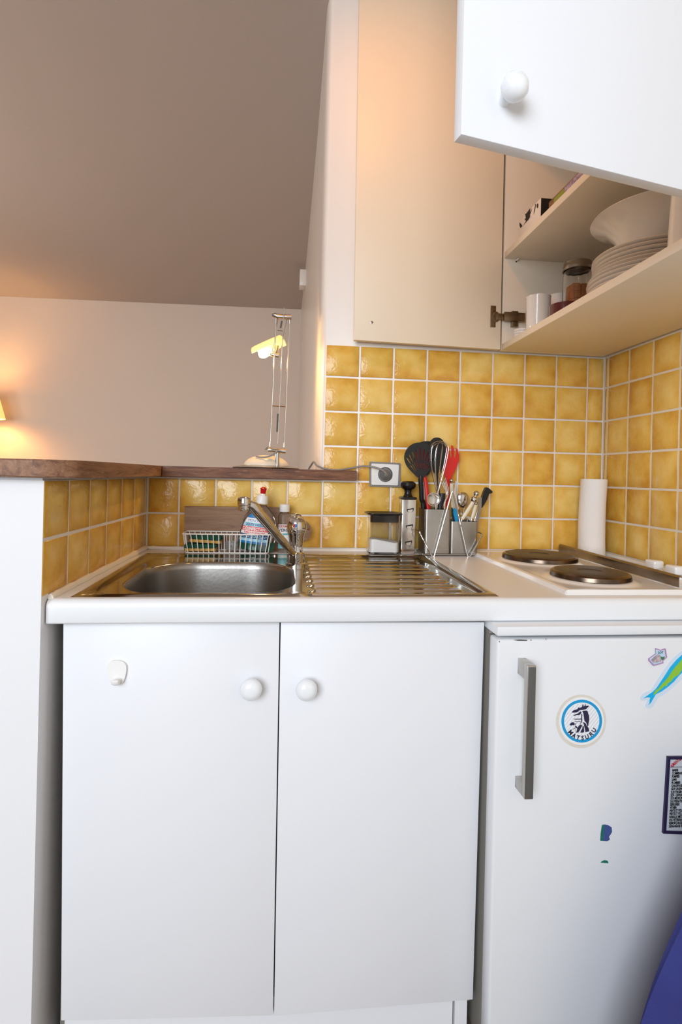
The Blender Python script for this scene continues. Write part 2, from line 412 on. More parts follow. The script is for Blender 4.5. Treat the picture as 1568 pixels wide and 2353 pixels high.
# ================================================================== base units
HX0, HX1, HY0, HY1 = -.47, .285, -.595, -.10      # cut-out under the sink
wt = thing('worktop', 'long white laminate kitchen worktop with rounded front edge', 'worktop', (.18, -.3, .846))
me = curve_mesh('slab', [[(-.5135,-.605),(.872,-.605),(.877,-.0045),(-.5025,-.0045)], [(HX0,HY0),(HX0,HY1),(HX1,HY1),(HX1,HY0)]], .038)
me.transform(Matrix.Translation((0, 0, ZC-.019))); link('slab', me, M['worktop_white'], wt)
bm = B(); prof = [(-.605, ZC)] + [(-.6085-.013*math.sin(a), ZC-.013+.013*math.cos(a)) for a in [k*PI/16 for k in range(9)]] + [(-.6215,.849),(-.6195,.846),(-.605,.846)]
rg = [[bm.verts.new((x, y, z)) for y, z in prof] for x in (-.5135, .872)]; ring_faces(bm, rg)
obj('front_edge', bm, 'worktop_white', wt, ang=1.2)
def bead(pts, r, nm='sealant'):
    b = B(); pts2 = smooth(pts, 6); tube(b, pts2, [r*(1+.18*math.sin(i*2.3)+.12*random.random()) for i in range(len(pts2))], 8); return obj(nm, b, 'sealant', wt)
bead([(-.5135,-.607,.8885),(-.511,-.59,.890),(-.508,-.45,.891),(-.502,-.2,.892),(-.498,-.012,.893)], .0065)
bead([(-.4995,-.007,.894),(-.48,-.007,.892),(-.3,-.007,.890),(0,-.007,.889),(.4,-.007,.889),(.866,-.007,.889)], .0048)
bead([(.868,-.02,.889),(.862,-.3,.889),(.858,-.6,.889)], .0048)

bc = thing('base_cabinet', 'white two-door cupboard under the sink', 'cupboard', (-.11, -.3, 0))
bm = B()
box(bm, (-.49,-.58,.10), (-.474,-.02,.8455)); box(bm, (.248,-.58,.10), (.264,-.02,.8455)); box(bm, (-.474,-.58,.10), (.248,-.02,.116)); box(bm, (-.474,-.03,.116), (.248,-.02,.8455))
obj('carcass', bm, 'carcass_grey', bc)
bm = B(); box(bm, (-.49,-.565,0), (.262,-.548,.10)); box(bm, (-.4795,-.588,0.0), (.228,-.570,.148)); box(bm, (.232,-.590,0), (.256,-.574,.148))
obj('plinth', bm, 'laminate_white', bc)
def slab(pts, y0, y1, bev=.0012):
    """pts: bottom-left, bottom-right, top-right, top-left as (x, z)"""
    b = B(); (a0, a1), (b0, b1), (c0, c1), (d0, d1) = pts
    hexa(b, [Vector(c) for c in ((a0,y0,a1),(b0,y0,b1),(b0,y1,b1),(a0,y1,a1),(d0,y0,d1),(c0,y0,c1),(c0,y1,c1),(d0,y1,d1))], bev); return b
KNOB = [(0,.032),(.008,.0318),(.0145,.029),(.0185,.0245),(.0195,.019),(.0175,.0145),(.012,.0115),(.0085,.009),(.0085,.003),(.0105,0),(0,0)]
d1 = obj('door', slab([(-.4815,.148),(-.1135,.1245),(-.1185,.8405),(-.4935,.8435)], -.600, -.583), 'laminate_white', bc)
d2 = obj('door', slab([(-.1115,.1235),(.2635,.1215),(.2685,.8385),(-.1165,.8405)], -.600, -.583), 'laminate_white', bc)
for d, u, v in ((d1, 577, 1586), (d2, 705, 1587)):
    p = at(u, v, y=-.625); bm = B(); lathe(bm, [(r*1.0, z) for r, z in KNOB], 32, axis_mt((p.x, -.600, p.z-.001), (0, -1, 0))); obj('knob', bm, 'ceramic_white', d)
# stick-on hook
p = at(269, 1545, y=-.603); hk = thing('hook', 'small white plastic stick-on hook on the left cupboard door', 'hook', (p.x, -.6, p.z-.024))
lp = [[(246,1540),(248,1527),(256,1519),(269,1517),(282,1519),(290,1527),(291,1540),(288,1556),(282,1569),(269,1574),(257,1569),(250,1556)]]
lp = [[(q.x, q.y) for q in smooth([(a, b, 0) for a, b in lp[0]], 3, True)]]
flat('plate', lp, -.6025, .005, 'white_plastic', hk)
bm = B(); a = at(269, 1563, y=-.605); tube(bm, smooth([(a.x,-.603,a.z+.004),(a.x,-.610,a.z-.003),(a.x,-.616,a.z-.001),(a.x,-.618,a.z+.005)], 4), [.007]*12+[.0045], 10, flat=.5); obj('prong', bm, 'white_plastic', hk)

# ------------------------------------------------------------------ sink
sk = thing('sink', 'stainless steel inset sink with one bowl and ribbed drainer', 'sink', (-.1, -.345, ZC))
X0, X1, Y0, Y1, XM = -.4825, .2965, -.601, -.0925, -.066
BX0, BX1, BY0, BY1, BR = -.43, -.088, -.568, -.205, .115
NR = 8
def sz(x, y):
    d = min(x-X0, X1-x, y-Y0, Y1-y); h = ZC+.0035*sstep(0, .006, d) - .0065*sstep(.018, .030, d)
    if x > -.07:
        for k in range(NR):
            yc = -.545 + k*(.345/(NR-1)); ex0, ex1 = -.052, .235
            dx = max(ex0-x, 0, x-ex1); dd = math.hypot(dx, y-yc); h += .0042*(1-sstep(.003, .0125, dd))
    return h
def rr(n):
    pts = []
    cs = [(BX1-BR, BY1-BR, 0), (BX0+BR, BY1-BR, PI/2), (BX0+BR, BY0+BR, PI), (BX1-BR, BY0+BR, 1.5*PI)]
    for cx, cy, a0 in cs:
        for k in range(n+1):
            a = a0 + k*PI/2/n; pts.append(Vector((cx+BR*math.cos(a), cy+BR*math.sin(a), 0)))
    dense = []
    for i, p in enumerate(pts):
        q = pts[(i+1) % len(pts)]; m = max(1, int((q-p).length/.012))
        for k in range(m): dense.append(p.lerp(q, k/m))
    return dense
bowl = rr(16); cen = Vector(((BX0+BX1)/2, (BY0+BY1)/2, 0)); outer = []
for p in bowl:
    d = p-cen; t = min([(X1_-cen.x)/d.x for X1_ in (X0, XM) if abs(d.x) > 1e-6 and (X1_-cen.x)/d.x > 0] + [(Y_-cen.y)/d.y for Y_ in (Y0, Y1) if abs(d.y) > 1e-6 and (Y_-cen.y)/d.y > 0])
    outer.append(cen + d*t)
for cx, cy in ((X0,Y0),(XM,Y0),(XM,Y1),(X0,Y1)):
    i = min(range(len(outer)), key=lambda k: (outer[k]-Vector((cx, cy, 0))).length); outer[i] = Vector((cx, cy, 0))
bm = B(); rings = []
RT = [0, .03, .06, .1, .14, .18, .22, .3, .4, .5, .6, .7, .8, .9, 1]
for t in RT[::-1]:
    ring = []
    for p, q in zip(bowl, outer):
        c = p.lerp(q, t); ring.append(bm.verts.new((c.x, c.y, sz(c.x, c.y) if t > 0 else sz(c.x, c.y)-.001)))
    rings.append(ring)
for s, dz in ((.985, -.006), (.978, -.02), (.965, -.06), (.95, -.11), (.93, -.138), (.88, -.152), (.75, -.157), (.4, -.160), (.12, -.162)):
    rings.append([bm.verts.new((cen.x+(p.x-cen.x)*s, cen.y+(p.y-cen.y)*s, ZC+dz)) for p in bowl])
ring_faces(bm, rings, True, False)
bm.faces.new(rings[-1])
XG = XM-.009; nx, ny = 86, 150; g = [[bm.verts.new((x, y, sz(x, y) - (.0004 if x < XM else 0))) for y in [Y0+(Y1-Y0)*j/ny for j in range(ny+1)]] for x in [XG+(X1-XG)*i/nx for i in range(nx+1)]]
for i in range(nx):
    for j in range(ny): bm.faces.new((g[i][j], g[i+1][j], g[i+1][j+1], g[i][j+1]))
bmesh.ops.remove_doubles(bm, verts=bm.verts, dist=.0002)
for f in bm.faces: f.material_index = 1 if f.calc_center_median().z < ZC-.012 else 0
so = obj('basin_and_drainer', bm, 'steel_sink', sk, ang=1.0); so.data.materials.append(M['steel_brushed'])
bm = B(); lathe(bm, [(0,.004),(.012,.004),(.016,.002),(.03,.003),(.038,.0),(.038,-.002),(0,-.002)], 28, Matrix.Translation((cen.x, cen.y, ZC-.161))); obj('drain', bm, 'chrome', sk)

# ------------------------------------------------------------------ mixer tap
fx, fy = -.081, -.245; fz = ZC-.003
tp = thing('mixer_tap', 'chrome single-lever mixer tap behind the sink bowl', 'tap', (fx, fy, fz))
T = Matrix.Translation((fx, fy, fz))
bm = B(); lathe(bm, [(0,0),(.0250,0),(.0250,.006),(.0222,.008),(.0218,.030),(.0212,.0305),(.0212,.032),(.0180,.034),(.0170,.045),(.0172,.058),(.0192,.072),(.0225,.0815),(.0225,.0835),(0,.0835)], 36, T); obj('body', bm, 'chrome', tp)
bm = B(); lathe(bm, [(0,.0842),(.0238,.0842),(.0246,.088),(.0244,.099),(.0228,.108),(.0192,.1165),(.013,.1215),(.005,.1235),(0,.1235)], 36, T); hv = obj('lever_cap', bm, 'chrome', tp)
bm = B(); tube(bm, smooth([(fx+.006,fy+.008,fz+.117),(fx+.004,fy+.028,fz+.1225),(fx+.002,fy+.055,fz+.124)], 4), [.009,.0088,.0085,.008,.0075,.007,.0065,.006,.005], 12, flat=.5); obj('lever', bm, 'chrome', tp)
bm = B(); p = at(678.5, 1208, y=fy-.0225); lathe(bm, [(0,.0012),(.0046,.001),(.005,0),(0,0)], 20, axis_mt((p.x, fy-.0240, p.z), (0,-1,0))); dot = obj('temperature_mark', bm, 'red_cap', tp)
dot.data.materials.append(M['label_blue'])
for f in dot.data.polygons: f.material_index = 1 if f.center.x > p.x-fx else 0
a = at(677, 1277, y=fy-.012); b = at(577, 1158, y=fy-.095); dirn = (b-a)
bm = B(); pts = [a + dirn*t + Vector((0, 0, .012*math.sin(min(1, t)*PI)*.0)) for t in (0, .06, .3, .6, .85, .97)] + [b+Vector((-.006, -.005, .002))]
rings = []
for p, hw, hh in zip(pts, (.006,.010,.0115,.0125,.0135,.0135,.010), (.004,.0075,.0085,.0095,.0105,.011,.009)):
    t = dirn.normalized(); s = t.cross(Vector((0, 0, 1))).normalized(); n_ = s.cross(t)
    rings.append([bm.verts.new(p + n_*(hh*math.copysign(abs(math.cos(q))**.5, math.cos(q))) + s*(hw*math.copysign(abs(math.sin(q))**.5, math.sin(q)))) for q in [2*PI*k/20 for k in range(20)]])
ring_faces(bm, rings); obj('spout', bm, 'chrome', tp, ang=.9)
bm = B(); p = at(561, 1173, y=fy-.108); lathe(bm, [(0,0),(.0125,0),(.0132,.002),(.0132,.0105),(.0146,.0115),(.0150,.014),(.0150,.024),(.0135,.0285),(.008,.031),(0,.0315)], 30, Matrix.Translation(p)); obj('nozzle', bm, 'chrome', tp)

# ------------------------------------------------------------------ hob
hb = thing('hob', 'white enamel two-plate electric hob set on the worktop', 'hob', (.62, -.3, ZC))
HA, HB_, HC0, HC1 = .437, .800, -.588, -.028
b = B(); z = ZC
def hz(x, y):
    d = min(x-HA, HB_-x, y-HC0, HC1-y); h = .009*sstep(-.001, .006, d) - .003*sstep(.014, .024, d)
    for cx, cy, r in ((.575,-.205,.1), (.566,-.458,.088)):
        h += .0048*(1-sstep(r-.002, r+.016, math.hypot(x-cx, y-cy)))
    return ZC+.0005+h
nx, ny = 84, 110; g = [[b.verts.new((HA+(HB_-HA)*i/nx, HC0+(HC1-HC0)*j/ny, hz(HA+(HB_-HA)*i/nx, HC0+(HC1-HC0)*j/ny))) for j in range(ny+1)] for i in range(nx+1)]
for i in range(nx):
    for j in range(ny): b.faces.new((g[i][j], g[i+1][j], g[i+1][j+1], g[i][j+1]))
bd = [g[i][0] for i in range(nx+1)] + [g[nx][j] for j in range(1, ny+1)] + [g[i][ny] for i in range(nx-1, -1, -1)] + [g[0][j] for j in range(ny-1, 0, -1)]
lo = [b.verts.new((v.co.x, v.co.y, ZC-.0002)) for v in bd]
for i in range(len(bd)): b.faces.new((bd[i], lo[i], lo[(i+1) % len(bd)], bd[(i+1) % len(bd)]))
obj('enamel_plate', b, 'enamel_white', hb, ang=.5)
for cx, cy, r in ((.575,-.205,.093), (.566,-.458,.080)):
    zt = hz(cx, cy); T = Matrix.Translation((cx, cy, zt))
    b = B(); lathe(b, [(0,-.002),(r+.001,-.002),(r+.004,.001),(r+.0025,.009),(r-.002,.0125),(r-.006,.0125),(r-.006,.008),(0,.008)], 56, T); pl = obj('hot_plate_rim', b, 'hot_plate_ring', hb)
    b = B(); lathe(b, [(0,.0118),(.025,.0118),(.027,.0135),(r-.012,.0145),(r-.005,.0125),(r-.005,.006),(0,.006)], 56, T); obj('hot_plate', b, 'hot_plate', hb)
# steel guard strip and knobs
sa = at(1284, 1268, z=ZC+.008); sb_ = at(1560, 1350, z=ZC+.008); dv = (sb_-sa).normalized(); sa = sa+Vector((0, 0, 0))
b = B(); nrm = Vector((-dv.y, dv.x, 0)).normalized()
q = lambda s, h, o: sa+dv*s+nrm*o+Vector((0, 0, h))
L = (sb_-sa).length
prof = [(0,0),(0,.020),(.003,.0235),(.006,.024),(.016,.019),(.016,.0175),(.0055,.0225),(.0035,.022),(.0015,.019),(.0015,0)]
rg = [[b.verts.new(sa+dv*s+nrm*o+Vector((0, 0, h))) for o, h in prof] for s in (0, L*.35, L*.7, L)]; ring_faces(b, rg); obj('guard_strip', b, 'dark_steel', hb)
for u, v in ((1504, 1303), (1552, 1317)):
    p = at(u, v+8, z=ZC+.01); b = B(); lathe(b, [(0,-.002),(.019,-.002),(.0195,.004),(.018,.0075),(0,.0075)], 28, Matrix.Translation((p.x, p.y, ZC+.008))); box(b, (p.x-.0135,p.y-.018,ZC+.0155), (p.x+.0135,p.y+.018,ZC+.036), .005, 3); obj('knob', b, 'ceramic_white', hb)

# ================================================================== fridge
FX0, FX1, FY = .2735, .823, -.65
fr = thing('fridge', 'white undercounter fridge with grey bar handle and stickers', 'fridge', (.55, -.35, 0))
b = B(); box(b, (FX0+.004,-.602,.03), (FX1,-.03,.826), .003); 
for x in (FX0+.05, FX1-.05):
    for y in (-.55, -.1): lathe(b, [(0,0),(.018,0),(.018,.032),(0,.032)], 12, Matrix.Translation((x, y, 0)))
obj('body', b, 'gasket_grey', fr)
b = B(); box(b, (FX0,FY,.8265), (FX1,-.03,.844), .0025); obj('top_slab', b, 'fridge_white', fr)
b = B(); box(b, (FX0+.003,-.613,.05), (FX1-.003,-.603,.818)); obj('door_gasket', b, 'gasket_grey', fr)
b = B(); box(b, (FX0,FY,.045), (FX1,-.6135,.8205), .005, 3); dr = obj('door', b, 'fridge_white', fr)
for chip in ([(1180,1470.6),(1196,1469.8),(1213,1470.6),(1211,1472.3),(1190,1472)], [(1219,1470.5),(1222,1470.2),(1222,1471.6),(1219,1471.6)], [(1253,1468),(1257,1468),(1257,1469.2),(1253,1469)], [(1147,1473.5),(1149,1473),(1149,1475.5),(1147.5,1476)]):
    flat('paint_chip', [chip], FY-.0002, .0003, 'ink_black', dr)
hx = at(1222, 1560, y=-.687).x; ht, hbm = at(1220, 1530, y=-.69).z, at(1217, 1838, y=-.69).z
b = B(); box(b, (hx-.0085,-.689,hbm), (hx+.0075,-.676,ht), .001)
for zt, zb in ((ht, ht-.028), (hbm+.020, hbm)):
    x0 = hx-.0085
    hexa(b, [Vector(c) for c in ((x0,-.677,zb),(hx+.0065,-.677,zb),(hx+.0065,-.6495,zb),(x0,-.6495,zb),(x0,-.677,zt),(hx+.0065,-.677,zt),(hx+.0065,-.6495,zt),(x0,-.6495,zt))], .0008)
hd = obj('handle', b, 'alu_lamp', dr)
b = B(); box(b, (hx-.0066,-.6905,hbm+.003), (hx+.0062,-.6885,ht-.003), .0004); obj('grip_inlay', b, 'grey_plastic', hd)

# ------------------------------------------------------------------ stickers and magnets on the fridge door
YS = FY-.0006
p = at(1335, 1657, y=FY); st = thing('round_sticker', 'round white sticker with blue ring and black dragon emblem on fridge', 'sticker', (p.x, FY, p.z))
K = lambda X, Y: (1270+X/12.06, 1590+Y/12.06)
flat('rim', [ell(1336, 1657.5, 57.5, 61.5, 64, .12)], FY-.0003, .0006, 'sticker_rim', st)
flat('paper', [ell(1337, 1657, 51.5, 55, 64, .1)], FY-.0008, .0004, 'paper_white', st)
flat('blue_ring', [ell(1337.5, 1657, 46.7, 49.2, 64, .1), ell(1337.5, 1657, 40.6, 43, 64, .1)], FY-.0012, .0004, 'sticker_blue', st)
lines = []
for k in range(-11, 12):
    o = k*6.0
    def clip(t):
        return (1337.5 + t*.62 + o*.79, 1657 - t*.79 + o*.62)
    half = math.sqrt(max(0, 39.5**2-o*o))
    if half < 6: continue
    a, c = clip(-half), clip(half); wd = .55
    lines.append([(a[0]-wd*.79, a[1]-wd*.62), (a[0]+wd*.79, a[1]+wd*.62), (c[0]+wd*.79, c[1]+wd*.62), (c[0]-wd*.79, c[1]-wd*.62)])
flat('hatching', lines, FY-.0012, .0004, 'sticker_line', st)
drag = [
 [(535,560),(590,505),(650,490),(700,475),(715,430),(760,440),(820,420),(840,345),(860,345),(860,400),(885,395),(935,325),(920,385),(1015,380),(1005,405),(955,450),(935,480),(830,495),(760,500),(720,540),(690,560),(640,570),(590,570),(560,575)],
 [(580,650),(640,620),(720,590),(770,545),(800,540),(800,580),(770,620),(730,645),(680,640),(600,660)],
 [(800,620),(825,600),(825,830),(790,870),(755,890),(800,830)],
 [(830,530),(930,515),(975,530),(990,590),(1010,640),(1020,700),(1020,780),(1005,860),(990,950),(975,960),(950,880),(920,830),(890,800),(875,700),(860,600)],
 [(480,920),(500,870),(550,840),(600,845),(610,880),(665,875),(660,895),(605,905),(600,930),(560,915),(520,930)],
 [(830,850),(880,845),(930,880),(950,940),(1000,990),(1025,1090),(960,1105),(905,1110),(915,1080),(890,980),(870,880)],
 [(840,930),(870,960),(880,1060),(875,1120),(780,1130),(790,1080),(830,1010)],
 [(620,930),(660,940),(700,990),(745,930),(780,900),(830,930),(800,980),(760,1060),(720,1120),(660,1130),(680,1060),(690,1010),(650,1000)],
 [(550,1055),(640,1000),(635,985),(600,1010)], [(645,1020),(655,1150),(640,1080)],
 [(565,745),(810,740),(805,760),(620,762),(600,750)], [(600,800),(640,815),(760,815),(790,800),(770,830),(640,832)],
]
flat('dragon_emblem', [[K(*q) for q in l] for l in drag], FY-.0014, .0004, 'ink_purple', st)
ph = at(1337.5, 1657, y=FY); RT_ = at(1337.5+35.5, 1657, y=FY).x-ph.x
for ch, a in zip('MATSURU', (-53, -35, -17.5, 0, 17.5, 36, 53)):
    me = text_mesh(ch, .0112, .0004, .03, 'CENTER', .95); ar = math.radians(a+3)
    mtx = Matrix.Translation((ph.x+RT_*1.07*math.sin(ar), FY-.0014, ph.z-RT_*1.13*math.cos(ar))) @ Matrix.Rotation(-ar, 4, 'Y') @ XZ
    me.transform(mtx); link('letter', me, M['ink_purple'], st)

K2 = lambda X, Y: (1460+X/13.84, 1470+Y/13.84)
p = at(1512, 1509, y=FY); mp = thing('map_magnet', 'small pink-rimmed map-shaped magnet on fridge, above the fish tail', 'magnet', (p.x, FY, p.z-.02))
o1 = [(650,265),(820,325),(965,280),(1010,560),(885,665),(895,740),(580,832),(430,670),(430,605),(660,440)]
cxm, cym = 730, 560
flat('rim', [[K2(*q) for q in o1]], FY-.0012, .0024, 'map_pink', mp)
flat('picture', [[K2(cxm+(x-cxm)*.86, cym+(y-cym)*.86) for x, y in o1]], FY-.0026, .0004, 'map_sky', mp)
flat('house_picture', [[K2(*q) for q in [(590,560),(700,470),(790,470),(830,590),(840,700),(600,740),(500,650)]]], FY-.003, .0004, 'map_house', mp)
flat('tree_picture', [[K2(*q) for q in [(810,530),(880,550),(950,530),(930,600),(870,650),(830,620)]]], FY-.003, .0004, 'map_green', mp)
me = text_mesh('LOT', .0058, .0004, .01); q = at(1510, 1500.5, y=FY); me.transform(Matrix.Translation((q.x, FY-.003, q.z)) @ XZ); link('lettering', me, M['ink_navy'], mp)

p = at(1530, 1560, y=FY); fs = thing('fish_magnet', 'blue and green fish magnet with pale rim on fridge', 'magnet', (p.x+.03, FY, p.z-.05))
o1 = [(1495,360),(1250,560),(1060,770),(900,990),(720,1260),(505,1590),(360,1660),(240,1745),(175,1830),(175,1895),(240,1940),(395,1915),(345,2030),(340,2110),(400,2175),(480,2170),(580,2090),(680,1940),(740,1830),(920,1740),(1120,1580),(1300,1420),(1495,1240),(2050,700),(2500,300),(2560,0),(2350,-230),(1980,-60)]
flat('rim', [[(q.x, q.y) for q in smooth([K2(*q)+(0,) for q in o1], 3, True)]], FY-.0006, .0012, 'fish_pale', fs)
o2 = [(1495,480),(1320,640),(1120,870),(1000,1060),(850,1290),(680,1540),(560,1660),(270,1862),(400,1830),(490,1840),(465,1910),(460,2010),(410,2085),(500,2010),(660,1740),(850,1640),(1060,1490),(1240,1330),(1400,1140),(1495,1050),(2000,560),(2400,230),(2420,40),(2300,-60),(2000,60)]
flat('body', [[K2(*q) for q in o2]], FY-.0014, .0004, 'fish_blue', fs)
o3 = [(1495,620),(1400,740),(1290,850),(1180,1000),(1080,1150),(1000,1260),(880,1390),(800,1480),(740,1570),(680,1580),(600,1700),(590,1750),(640,1735),(760,1620),(880,1530),(930,1470),(1020,1470),(1030,1400),(1150,1320),(1250,1190),(1380,1120),(1495,960),(1900,580),(2200,280),(2180,160),(1950,250)]
flat('stripe', [[K2(*q) for q in o3]], FY-.0018, .0004, 'fish_green', fs)

p = at(1552, 1830, y=FY); ls = thing('phone_list_magnet', 'black-framed magnetic list of emergency numbers on fridge', 'magnet', (p.x+.03, FY, p.z-.08))
flat('frame', [[(1534,1738),(1640,1737),(1634,1918),(1523,1914)], [(1539.5,1744),(1634,1743),(1628,1911),(1530,1908)]], FY-.0022, .0044, 'ink_purple', ls)
flat('sheet', [[(1539,1743.5),(1635,1743),(1629,1911),(1529.5,1908.5)]], FY-.0012, .002, 'paper_grey', ls)
flat('header_line', [[(1539,1762),(1634,1761),(1634,1762.2),(1539,1763.2)]], FY-.0024, .0004, 'ink_purple', ls)
words = ['MAIRIE','COMMISARIAT','POMPIER','SAMU','PLOMBIER','CHAUFFAGISTE','GDF URGENCES','ELECTRICIEN','EDF - DEPANNAGE','SOS MEDECIN','SOS PEDIATRE','SERRURIER','VITRIER','PERTE ET VOL CB','PERTE ET VOL CHEQUE','RIDEAUX METAL','SOS VETERINAIRE','REMORQUAGE AUTO','DEPANNAGE ELECTRO']
for k, wd in enumerate(words):
    X, Y = 375-5.0*k, 575+80.0*k; q = at(1510+X/11.2, 1720+Y/11.2, y=FY)
    me = text_mesh(wd, .0066, .0004, .035, 'LEFT', .6); me.transform(Matrix.Translation((q.x, FY-.0024, q.z)) @ XZ); link('lettering', me, M['ink_black'], ls)
q = at(1542.5, 1762.5, y=FY); me = text_mesh('AIMANTEE', .0085, .0004, .035, 'LEFT', .62); me.transform(Matrix.Translation((q.x, FY-.0024, q.z)) @ Matrix.Rotation(-.66, 4, 'Y') @ XZ); link('lettering', me, M['red_cap'], ls)

b1 = flat('sticker_remnant', [[(1384,1896),(1390,1894.5),(1398,1896),(1406,1901),(1407,1911),(1404,1917),(1400,1922),(1402,1929),(1396,1933),(1380,1932),(1381,1915)]], FY-.0003, .0006, 'residue_blue')
tag(b1, 'larger torn blue and green sticker remnant on lower fridge door', 'sticker')
flat('green_strip', [[(1384,1896),(1389,1895),(1386,1932),(1380.5,1932)]], FY-.0008, .0003, 'residue_green', b1)
b2 = flat('sticker_remnant', [[(1381,1982),(1384,1979),(1390,1976.5),(1397,1978),(1399,1983.5)]], FY-.0003, .0006, 'residue_green')
tag(b2, 'tiny green sticker scrap below the larger torn one on fridge', 'sticker')

# ------------------------------------------------------------------ blue cloth at the lower right, in front of the fridge
cl = B(); N, H = 40, 30; gr = []
for j in range(H+1):
    t = j/H; zc = .62-.62*t; row = []
    tip = at(1568, 2110, y=-.80); edge0 = at(1480, 2353, y=-.80)
    slope = (tip.x-edge0.x)/(tip.z-edge0.z)
    xl = tip.x + slope*(zc-tip.z) + .010*math.sin(t*9) + .012*sstep(.30, .40, t)*0
    rad = max(.03, .83-xl)
    for i in range(N+1):
        a = PI*(.02 + .98*i/N) + PI      # front half
        fold = 1 + .07*math.sin(9*a+2*t)*t + .035*math.sin(17*a+3*t)*t
        row.append(cl.verts.new((.83 + (rad*fold if math.cos(a) < 0 else .03)*math.cos(a), -.79 + .07*(.25+.75*t)*fold*math.sin(a), zc)))
    gr.append(row)
back = [[cl.verts.new((v.co.x, -.785, v.co.z)) for v in (r[0], r[-1])] for r in gr]
for j in range(H):
    for i in range(N): cl.faces.new((gr[j][i], gr[j][i+1], gr[j+1][i+1], gr[j+1][i]))
    cl.faces.new((back[j][0], gr[j][0], gr[j+1][0], back[j+1][0])); cl.faces.new((gr[j][-1], back[j][1], back[j+1][1], gr[j+1][-1])); cl.faces.new((back[j][1], back[j][0], back[j+1][0], back[j+1][1]))
cl.faces.new(gr[0] + [back[0][1], back[0][0]]); cl.faces.new(gr[-1] + [back[-1][1], back[-1][0]])
tag(obj('cloth', cl, 'cloth_blue', ang=1.2), 'dark blue cloth draped down at the right in front of the fridge', 'cloth')

# ================================================================== wall cupboard
WCX, WCZ = .527, 1.4985
cb = thing('wall_cupboard', 'white wall cupboard on the right wall with both doors open', 'cupboard', (.7, -.47, WCZ))
b = B(); box(b, (WCX,-.034,WCZ), (.862,-.018,2.528)); obj('side_panel', b, 'cupboard_body', cb)
b = B(); box(b, (WCX,-.93,WCZ), (.862,-.914,2.528)); obj('side_panel', b, 'cupboard_body', cb)
b = B(); box(b, (WCX,-.9135,WCZ), (.862,-.0345,WCZ+.018), .001); bot = obj('bottom_panel', b, 'cupboard_body', cb)
b = B(); box(b, (WCX+.002,-.9135,1.774), (.852,-.0345,1.793), .001); obj('shelf', b, 'cupboard_body', cb)
b = B(); box(b, (WCX+.01,-.9135,2.13), (.852,-.0345,2.148), .001); obj('shelf', b, 'cupboard_body', cb)
b = B(); box(b, (.853,-.9135,WCZ+.0185), (.861,-.0345,2.47)); obj('back_panel', b, 'cupboard_body', cb)
b = B(); box(b, (WCX,-.9135,2.5095), (.862,-.0345,2.528)); obj('top_panel', b, 'cupboard_body', cb)
for u, v in ((1187, 601),):
    q = at(u, v, y=-.0345); b = B(); lathe(b, [(0,.0006),(.0022,.0006),(.0022,-.002),(0,-.002)], 10, axis_mt((q.x,-.0345,q.z), (0,-1,0))); obj('pin_hole', b, 'ink_black', cb)
q = at(1188, 577, y=-.036); b = B(); tube(b, [(q.x,-.0345,1.7705),(q.x,-.048,1.7705)], .0028, 8); obj('shelf_pin', b, 'white_plastic', cb)
# far door, open flat before the back wall
FD = -.040
fd = obj('door', slab([(.0785,1.5045),(.5205,1.4985),(.5165,2.528),(.0700,2.528)], FD, FD+.016, .0008), 'cupboard_warm_lit', cb)
q = at(855, 741, y=FD); b = B(); lathe(b, [(0,.0008),(.0022,.0012),(.0042,.0006),(.0046,0),(0,0)], 14, axis_mt((q.x, FD, q.z), (0,-1,0))); obj('screw', b, 'steel_bright', fd)
def px(u, v, y=FD): return at(u, v, y=y)
b = B(); P0, P1 = px(1126.5, 752), px(1140, 703); box(b, (P0.x, FD-.0022, P0.z), (P1.x, FD-.0003, P1.z), .0008)
c0 = px(1140, 728.5); lathe(b, [(0,.004),(.010,.004),(.0115,.0025),(.0115,0),(0,0)], 24, axis_mt((c0.x, FD-.0002, c0.z), (0,-1,0)), 1, 1.35)
A0 = px(1140, 736); A1 = px(1158, 722); box(b, (A0.x, FD-.006, A0.z), (A1.x, FD-.0025, A1.z), .0008)
for v in (711, 747):
    s = px(1136.5, v); lathe(b, [(0,.0014),(.0024,.001),(.003,0),(0,0)], 10, axis_mt((s.x, FD-.0022, s.z), (0,-1,0)))
hg = obj('hinge', b, 'hinge_metal', fd)
b = B(); A0, A1 = px(1156, 739), px(1203, 722); box(b, (A0.x, FD-.014, A0.z), (A1.x, FD-.006, A1.z), .001)
A0, A1 = px(1174, 751), px(1190, 716); box(b, (A0.x+.001, FD-.006, A0.z), (A1.x, FD+.0055, A1.z), .0012)
for u, v in ((1177.5, 731), (1187, 731), (1197, 732), (1186, 745)):
    s = px(u, v); lathe(b, [(0,.0012),(.002,.001),(.0026,0),(0,0)], 10, axis_mt((s.x, FD-.0138 if v < 740 else FD-.006, s.z), (0,-1,0)))
obj('hinge_arm', b, 'hinge_metal', cb)
# near door, swung open towards the viewer
e0 = Vector((.0705,-.9945,0)); dd = Vector((.979,.205,0)).normalized(); nn = Vector((dd.y,-dd.x,0))
WD = .452; b = B(); zb = WCZ
pts = []
for z in (zb, 2.528):
    for s, o in ((0, 0), (WD, 0), (WD, -.0165), (0, -.0165)): pts.append(e0 + dd*s + nn*o + Vector((0, 0, z)))
hexa(b, pts, .0012); nd = obj('door', b, 'laminate_white', cb)
# knob: where the ray through its foot meets the door plane
r_ = ray(1157, 230); t = (e0-CAM).dot(nn)/r_.dot(nn); kp = CAM + r_*t
b = B(); lathe(b, [(0,.0345),(.006,.0340),(.0114,.0315),(.0152,.0265),(.0159,.021),(.0142,.0155),(.0102,.0122),(.0078,.0095),(.0076,.003),(.0088,0),(0,0)], 36, axis_mt(kp, nn)); obj('knob', b, 'ceramic_white', nd)

